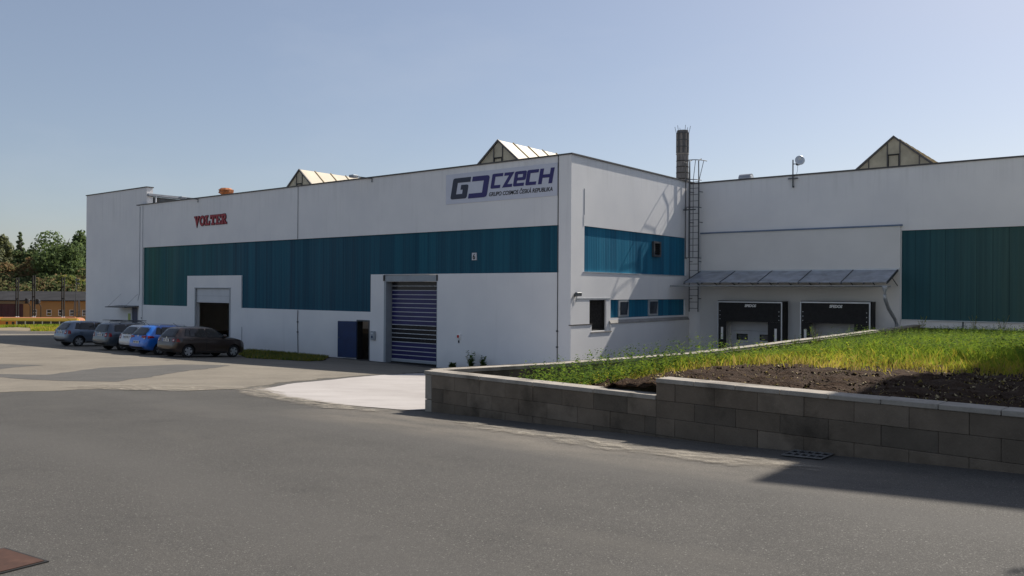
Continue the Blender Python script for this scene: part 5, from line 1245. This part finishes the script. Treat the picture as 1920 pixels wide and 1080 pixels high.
def tree(base, h, w, shape, leaves, n, size, label, seed, group=None, name='tree'):
    r = np.random.default_rng(seed); t = thing(name, base, label, 'tree', group); x, y, z = base
    mb = MB(); th = h * .78; rt = h * .018 + .05
    pts = [(x, y, z - .5), (x + r.normal(0, .02) * h, y, z + th * .4), (x + r.normal(0, .03) * h, y, z + th)]
    mb.tube(pts, [rt * 1.4, rt, rt * .25], M['bark'], 8)
    for k in range(7):
        a = r.uniform(0, 6.28); zz_ = z + h * r.uniform(.25, .65); L_ = w * r.uniform(.25, .45)
        mb.tube([(x, y, zz_), (x + L_ * .6 * math.cos(a), y + L_ * .6 * math.sin(a), zz_ + L_ * .5), (x + L_ * math.cos(a), y + L_ * math.sin(a), zz_ + L_ * .9)], [rt * .5, rt * .3, rt * .1], M['bark'], 5)
    mb.build('trunk', t)
    lobes = []
    k = 30 if shape != 'cone' else 26
    for i in range(k):
        if shape == 'round':
            d = r.normal(size=3); d /= np.linalg.norm(d); q = r.uniform(.35, .85); c = np.array([d[0] * w / 2 * q * .85, d[1] * w / 2 * q * .85, h * .54 + d[2] * h * .40 * q]); rd = w * r.uniform(.15, .26)
            lobes.append((c + base, (rd, rd, rd * .8)))
        elif shape == 'spire':
            f = i / k; a = r.uniform(0, 6.28); q = w / 2 * (math.sin(math.pi * min(1, .12 + f * .95)) ** .7) * r.uniform(.4, .9); c = np.array([q * math.cos(a), q * math.sin(a), h * (.14 + .82 * f)]); rd = w * r.uniform(.16, .25)
            lobes.append((c + base, (rd * .8, rd * .8, rd * 1.35)))
        else:
            f = i / k; a = i * 2.4; q = w / 2 * (1 - f) * .75; c = np.array([q * math.cos(a), q * math.sin(a), h * (.12 + .85 * f)]); rd = max(w * .06, w * .22 * (1 - f * .8))
            lobes.append((c + base, (rd, rd, rd * .8)))
    V, F = crown_faces(r, lobes, n, size)
    mi = r.choice(len(leaves), len(F), p=None)
    np_mesh('crown', V - np.array(base), F, mi, [LEAF[q] for q in leaves], t)
    return t
TG = 'trees on the bank behind the depot'
tl = [ # px, D, base z, top px y, width px, shape, leaves, label
    (114, 205, -4, 428, 112, 'round', ('poplar', 'pine', 'dark'), 'tall broad dark green tree against the white hall, highest on the bank'),
    (150, 214, -2, 446, 70, 'spire', ('poplar', 'dark', 'pine'), 'dark green tree half hidden by the white hall corner, behind the tallest tree'),
    (37, 226, 2, 433, 34, 'cone', ('pine', 'sage'), 'slim pine poking above the rounded trees'),
    (48, 214, -1, 456, 58, 'round', ('pine', 'dark', 'dull'), 'rounded dark tree just below the slim pine'),
    (4, 230, 2, 446, 46, 'spire', ('sage', 'dull'), 'pale grey-green tree at the left edge'),
    (8, 204, -5, 476, 66, 'round', ('brown', 'brown2', 'dull'), 'rusty brown tree at the left edge, below the pale one'),
    (66, 206, -5, 480, 72, 'round', ('brown2', 'brown', 'dull'), 'brownish round tree in the middle of the bank'),
    (110, 204, -6, 486, 60, 'round', ('brown2', 'brown', 'dull'), 'brownish tree in front of the tallest dark tree'),
    (82, 198, -7, 505, 62, 'round', ('dull', 'dark', 'poplar'), 'olive green tree above the twin black mast'),
    (40, 197, -7, 508, 56, 'round', ('dark', 'dull', 'pine'), 'dark low tree behind the gate mast'),
    (-6, 196, -7, 512, 54, 'round', ('dark', 'dull'), 'dark low tree cut by the left edge above the depot'),
    (122, 194, -7, 508, 54, 'round', ('lime', 'dull', 'poplar'), 'yellow-green bushy tree behind the middle twin mast'),
    (152, 193, -7, 522, 40, 'round', ('lime', 'poplar', 'dull'), 'yellow-green bush beside the white hall, behind the lattice mast'),
]
for i, (px, D, zb_, ty, wp, shp, lv, lab) in enumerate(tl):
    s = D / 1531.36; top = (542 - ty) * s; b = far(px, D, zb_ - 1.5); tree(b, top - zb_ + 1.5, wp * s, shp, lv, 9500 if wp > 50 else 4500, .44, lab, 100 + i, TG, 'pine_tree' if shp == 'cone' else 'broadleaf_tree')
tree((-13.0, 91.0, -6), 19.6, 4.8, 'round', ('poplar', 'dark'), 1500, .3, 'leafy tree top just showing above the right end of the wing roof', 300, None, 'broadleaf_tree')
tree((1.55, 12.0, -1.3), 8.2, 3.0, 'round', ('mid', 'deep'), 3000, .075, 'young leafy tree on the planted bank to the right of the view', 301, None, 'broadleaf_tree')
tree((-.25, 23.2, -1.5), 12.6, 2.5, 'round', ('mid', 'deep'), 3500, .11, 'leafy tree standing behind the added shadow block, right of the view', 302, None, 'broadleaf_tree')
# scrub below the trees
r = np.random.default_rng(5); lob = []
for i in range(170):
    dd = r.uniform(187, 212); p = far(r.uniform(-70, 230), dd, -5.5 + (dd - 187) * .30 + r.uniform(0, 4)); lob.append((np.array(p), (3, 3, 2.2)))
V, F = crown_faces(r, lob, 26000, .45)
tag(np_mesh('scrub', V, F, r.choice(3, len(F)), [LEAF['dark'], LEAF['dull'], LEAF['brown2']]), 'dark scrub covering the bank under the trees', 'scrub', kind='stuff')

# ------------------------------------------------------------------ grass and weeds
def in_grass(u, v):
    bu = [-8.2, -7.3, -6.26, -5.9, -5.585, -4.871, -4.092, -3.422, -2.909, -2.66, -2.2, -1.4, 2, 12]; bv = [10.7, 9.6, 8.75, 9.25, 10.2, 11.4, 11.9, 11.75, 12.45, 12.6, 12.9, 13.1, 13.0, 13]
    return v > np.interp(u, bu, bv)
def sample_bank(n, vmin, vmax, umax, r, edge=.25):
    out = []
    while sum(len(o) for o in out) < n:
        v = vmin + (vmax - vmin) * r.random(n * 2) ** 1.35; ul = np.interp(v, [p[1] for p in BACK], [p[0] for p in BACK]) + .1; u = ul + (umax - ul) * r.random(n * 2)
        k = in_grass(u + r.normal(0, edge, len(u)), v + r.normal(0, edge, len(u))) & (u < -.25 * v + 3.6 + 3) & (v > wall_y(u) + .35)
        out.append(np.stack([u[k], v[k]], 1))
    return np.concatenate(out)[:n]
def hnoise(u, v, r):
    h = np.zeros_like(u)
    for k in range(9):
        a = r.normal(0, .5 + .18 * k, 2); h += np.sin(u * a[0] + v * a[1] + r.uniform(0, 6)) / (1 + .25 * k)
    return h / 3.0
def blades(P, z, hgt, wid, lean, mi, mats, name, r):
    n = len(P); a = r.uniform(0, 2 * math.pi, n); dx, dy = np.cos(a), np.sin(a); b = r.uniform(0, 2 * math.pi, n); ln = lean * hgt * r.uniform(.2, 1.2, n)
    base = np.stack([P[:, 0], P[:, 1], z], 1); sidev = np.stack([dx, dy, np.zeros(n)], 1) * (wid * r.uniform(.6, 1.3, n))[:, None]
    mid = base + np.stack([np.cos(b) * ln * .35, np.sin(b) * ln * .35, hgt * .6], 1); tip = base + np.stack([np.cos(b) * ln, np.sin(b) * ln, hgt], 1)
    V = np.stack([base - sidev, base + sidev, mid + sidev * .8, mid - sidev * .8, tip], 1).reshape(-1, 3); k = np.arange(n)[:, None] * 5
    T = np.concatenate([k + np.array([[0, 1, 2]]), k + np.array([[0, 2, 3]]), k + np.array([[3, 2, 4]])], 0)
    return np_mesh(name, V, T, np.tile(mi, 3), mats)
def weeds(P, z, hgt, nleaf, lsize, mi, mats, name, r, parent=None, off=None):
    """stems with leaves set around them"""
    n = len(P); base = np.stack([P[:, 0], P[:, 1], z], 1); ln = r.normal(0, .16, (n, 2)) * hgt[:, None]
    Vs, Ms = [], []
    for q in range(nleaf):
        t = ((q + r.random(n)) / nleaf) ** .8; c = base + np.stack([ln[:, 0] * t, ln[:, 1] * t, hgt * t], 1)
        a = q * 2.4 + r.uniform(0, 1.5, n) + np.arange(n); L_ = lsize * r.uniform(.6, 1.4, n) * (1.15 - .6 * t); up = r.uniform(-.15, .75, n)
        d = np.stack([np.cos(a), np.sin(a), up], 1); d /= np.linalg.norm(d, axis=1)[:, None]; sd = np.stack([-np.sin(a), np.cos(a), r.normal(0, .25, n)], 1) * .32
        Vs.append(np.stack([c, c + (d * .5 + sd) * L_[:, None], c + d * L_[:, None], c + (d * .5 - sd) * L_[:, None]], 1)); Ms.append(mi)
    V = np.concatenate(Vs, 0).reshape(-1, 3)
    if off is not None: V = V - np.array(off)
    return np_mesh(name, V, np.arange(len(V)).reshape(-1, 4), np.concatenate(Ms), mats, parent)
r = np.random.default_rng(21)
P = sample_bank(80000, 8.7, 34.4, 3.5, r, .34); z = sz(P[:, 0], P[:, 1]) - .02
bd = np.clip((P[:, 1] - np.interp(P[:, 0], [-8, -5.9, -4.9, -4.1, -3.4, -2.9, 4], [9.4, 9.2, 11.4, 11.9, 11.75, 12.5, 13.0])) / 3.6, 0, 1)
hn = hnoise(P[:, 0], P[:, 1], r)
hg = (.06 + .10 * bd + .08 * np.clip(hn, -1, 1)) * r.uniform(.4, 1.6, len(P)); hg = np.clip(hg, .025, .45)
q = bd + r.normal(0, .28, len(P)) + .25 * hn; mi = np.digitize(q, [.05, .28, .52, .85])
gm = [LEAF['dry'], LEAF['olive'], LEAF['yellow'], LEAF['bright'], LEAF['mid']]
tag(blades(P, z, hg, .008 + .004 * bd, .7, mi, gm, 'grass', r), 'sunlit green and yellowing grass over the bank behind the block wall', 'grass', kind='stuff')
P = sample_bank(9000, 8.9, 34.3, 3.0, r, .1); z = sz(P[:, 0], P[:, 1]); hn = hnoise(P[:, 0], P[:, 1], r)
bd = np.clip((P[:, 1] - np.interp(P[:, 0], [-8, -5.9, -4.9, -4.1, -3.4, -2.9, 4], [9.4, 9.2, 11.4, 11.9, 11.75, 12.5, 13.0]) - .9) / 3.0, 0, 1)
bd = np.maximum(bd, np.clip((-4.4 - P[:, 0]) / 1.2, 0, 1))
keep = r.random(len(P)) < .12 + .9 * bd; P, z, hn, bd = P[keep], z[keep], hn[keep], bd[keep]
hg = np.clip((.15 + .17 * hn + .11 * bd) * r.uniform(.5, 1.5, len(P)), .06, .55)
mi = np.digitize(bd + r.normal(0, .3, len(P)) + .3 * hn, [.1, .5, 1.05]); wm_ = [LEAF['yellow'], LEAF['bright'], LEAF['mid'], LEAF['deep']]
tag(weeds(P, z, hg, 11, .062, mi, wm_, 'weeds', r), 'leafy green weeds crowding the bank below the loading wing', 'weeds', kind='stuff')
# clods and pebbles on the bare soil
lobs = []; V_, F_ = [], []
for k in range(5200):
    u = r.uniform(-6.2, 2.5); v = r.uniform(8.4, 13.0)
    if in_grass(np.array(u), np.array(v)) or v < wall_y(u) + .33: continue
    s_ = abs(r.normal(0, .010)) + .006; c = np.array([u, v, float(sz(u, v)) + s_ * .3]); d = r.normal(size=(6, 3)) * .25 + np.array([[1, 0, 0], [-1, 0, 0], [0, 1, 0], [0, -1, 0], [0, 0, .8], [0, 0, -.8]]); b = len(V_) * 6
    V_.append(c + d * s_); F_ += [(b, b + 2, b + 4), (b + 2, b + 1, b + 4), (b + 1, b + 3, b + 4), (b + 3, b, b + 4), (b + 2, b, b + 5), (b + 1, b + 2, b + 5), (b + 3, b + 1, b + 5), (b, b + 3, b + 5)]
tag(np_mesh('clods', np.concatenate(V_), F_, r.choice(3, len(F_), p=[.70, .18, .12]), [M['soil'], M['straw'], LEAF['dry']]), 'loose clods, stones and straw on the bare soil', 'clods', kind='stuff')
P = np.stack([r.uniform(-6, 3, 900), r.uniform(8.4, 12.8, 900)], 1); k = ~in_grass(P[:, 0], P[:, 1]) & (P[:, 1] > wall_y(P[:, 0]) + .35); P = P[k]
tag(blades(P, sz(P[:, 0], P[:, 1]), r.uniform(.01, .05, len(P)), np.full(len(P), .004), 3.0, r.choice(3, len(P)), [M['straw'], LEAF['dry'], LEAF['olive']], 'straw', r), 'straw and dead stalks on the bare soil', 'straw', kind='stuff')
# tall single weeds
def tall_weed(u, v, h, label, mats, n=30, ls=.09, group='tall weeds', zz_=None, seed=1, name='tall_weed'):
    rr = np.random.default_rng(seed); z0 = float(sz(u, v)) if zz_ is None else zz_; t = thing(name, (u, v, z0), label, 'weed', group)
    mb = MB(); st = []
    for k in range(4):
        a = rr.uniform(0, 6.28); l = h * rr.uniform(.6, 1); p = [(u + .03 * math.cos(a), v + .03 * math.sin(a), z0 - .03), (u + .1 * h * math.cos(a), v + .1 * h * math.sin(a), z0 + l * .5), (u + .25 * h * math.cos(a), v + .25 * h * math.sin(a), z0 + l)]
        mb.tube(p, [.008, .006, .003], LEAF['olive'], 5); st.append(p)
    mb.build('stem', t)
    Q = np.array([s_[0][:2] for s_ in st]); hh = np.array([s_[2][2] - z0 for s_ in st])
    weeds(Q, np.full(4, z0), hh, n, ls, rr.choice(len(mats), 4), mats, 'leaves', rr, t, (u, v, z0))
WM = [LEAF['mid'], LEAF['deep'], LEAF['bright']]
for i, (u, v, h, lab) in enumerate([(-6.75, 21.0, .62, 'bushy pale green weed leaning over the coping before the right dock shelter'), (-6.55, 18.9, .55, 'tall weed by the coping between the two dock shelters'), (-6.7, 15.9, .5, 'straggly brown-tipped weed in front of the left dock shelter'), (-7.0, 13.4, .42, 'leafy weed on the coping below the caged ladder'),
                                    (-6.9, 33.6, .75, 'weed clump at the foot of the downpipe'), (-5.2, 33.9, .7, 'dark weed clump against the base of the green panels, nearest the downpipe'), (-4.3, 34.0, .8, 'dark weed clump against the base of the green panels, furthest right')]):
    tall_weed(u, v, h, lab, WM, 26, .075, 'tall weeds', None, 50 + i)
for i, (u, v, h, lab) in enumerate([(-21.6, 24.75, .85, 'dark upright weed at the facade foot, tallest of the three beside the roller door'), (-20.9, 24.7, .75, 'dark spreading weed at the facade foot, furthest from the roller door'), (-22.5, 24.7, .4, 'low dark weed at the facade foot, nearest the roller door')]):
    tall_weed(u, v, h, lab, [LEAF['deep'], LEAF['dark'], LEAF['dull']], 60, .16, 'weeds along the facade', g1(u, v), 70 + i)
# verge against the facade, in shade
n = 9000; pp = [(-36.9, 24.9), (-30.6, 24.9), (-28.2, 22.6), (-27.9, 21.6), (-30.8, 20.6), (-34.5, 22.5)]
def inpoly(P, poly):
    x, y = P[:, 0], P[:, 1]; c = np.zeros(len(P), bool)
    for a, b in zip(poly, poly[1:] + poly[:1]): c ^= ((a[1] > y) != (b[1] > y)) & (x < (b[0] - a[0]) * (y - a[1]) / (b[1] - a[1] + 1e-9) + a[0])
    return c
P = np.stack([r.uniform(-37, -27.8, n * 2), r.uniform(20.4, 25, n * 2)], 1); P = P[inpoly(P, pp)]
struct(draped('soil_verge', rough_poly(pp, .4, .12, 31), M['soil'], .012))
tag(blades(P, gz(P[:, 0], P[:, 1]), r.uniform(.05, .16, len(P)), np.full(len(P), .014), .8, r.choice(3, len(P)), [LEAF['dull'], LEAF['olive'], LEAF['deep']], 'verge_grass', r), 'rough dull grass verge at the foot of the long facade', 'grass', kind='stuff')
# far weeds left of the hall, before the train
n = 9000; D = r.uniform(60, 69, n); px = r.uniform(-60, 175, n); a = (px - 960) / 1531.36 * D
P = np.stack([a * math.cos(YAW) - D * math.sin(YAW), a * math.sin(YAW) + D * math.cos(YAW)], 1)
k = (D > 64.5 + 1.2 * np.sin(px * .05)) | (px > 58); P, px, D = P[k], px[k], D[k]; k = D > 0; P = P[k]
hn = hnoise(P[:, 0] * .6, P[:, 1] * .6, r); hg = np.clip(.16 + .08 * hn, .06, .4) * r.uniform(.5, 1.3, len(P))
tag(blades(P, gz(P[:, 0], P[:, 1]), hg, np.full(len(P), .04), .5, np.digitize(hn + r.normal(0, .4, len(P)), [-.5, .2, .8]), [LEAF['dry'], LEAF['yellow'], LEAF['bright'], LEAF['mid']], 'meadow', r), 'sunny weedy strip between the yard and the railway', 'grass', kind='stuff')
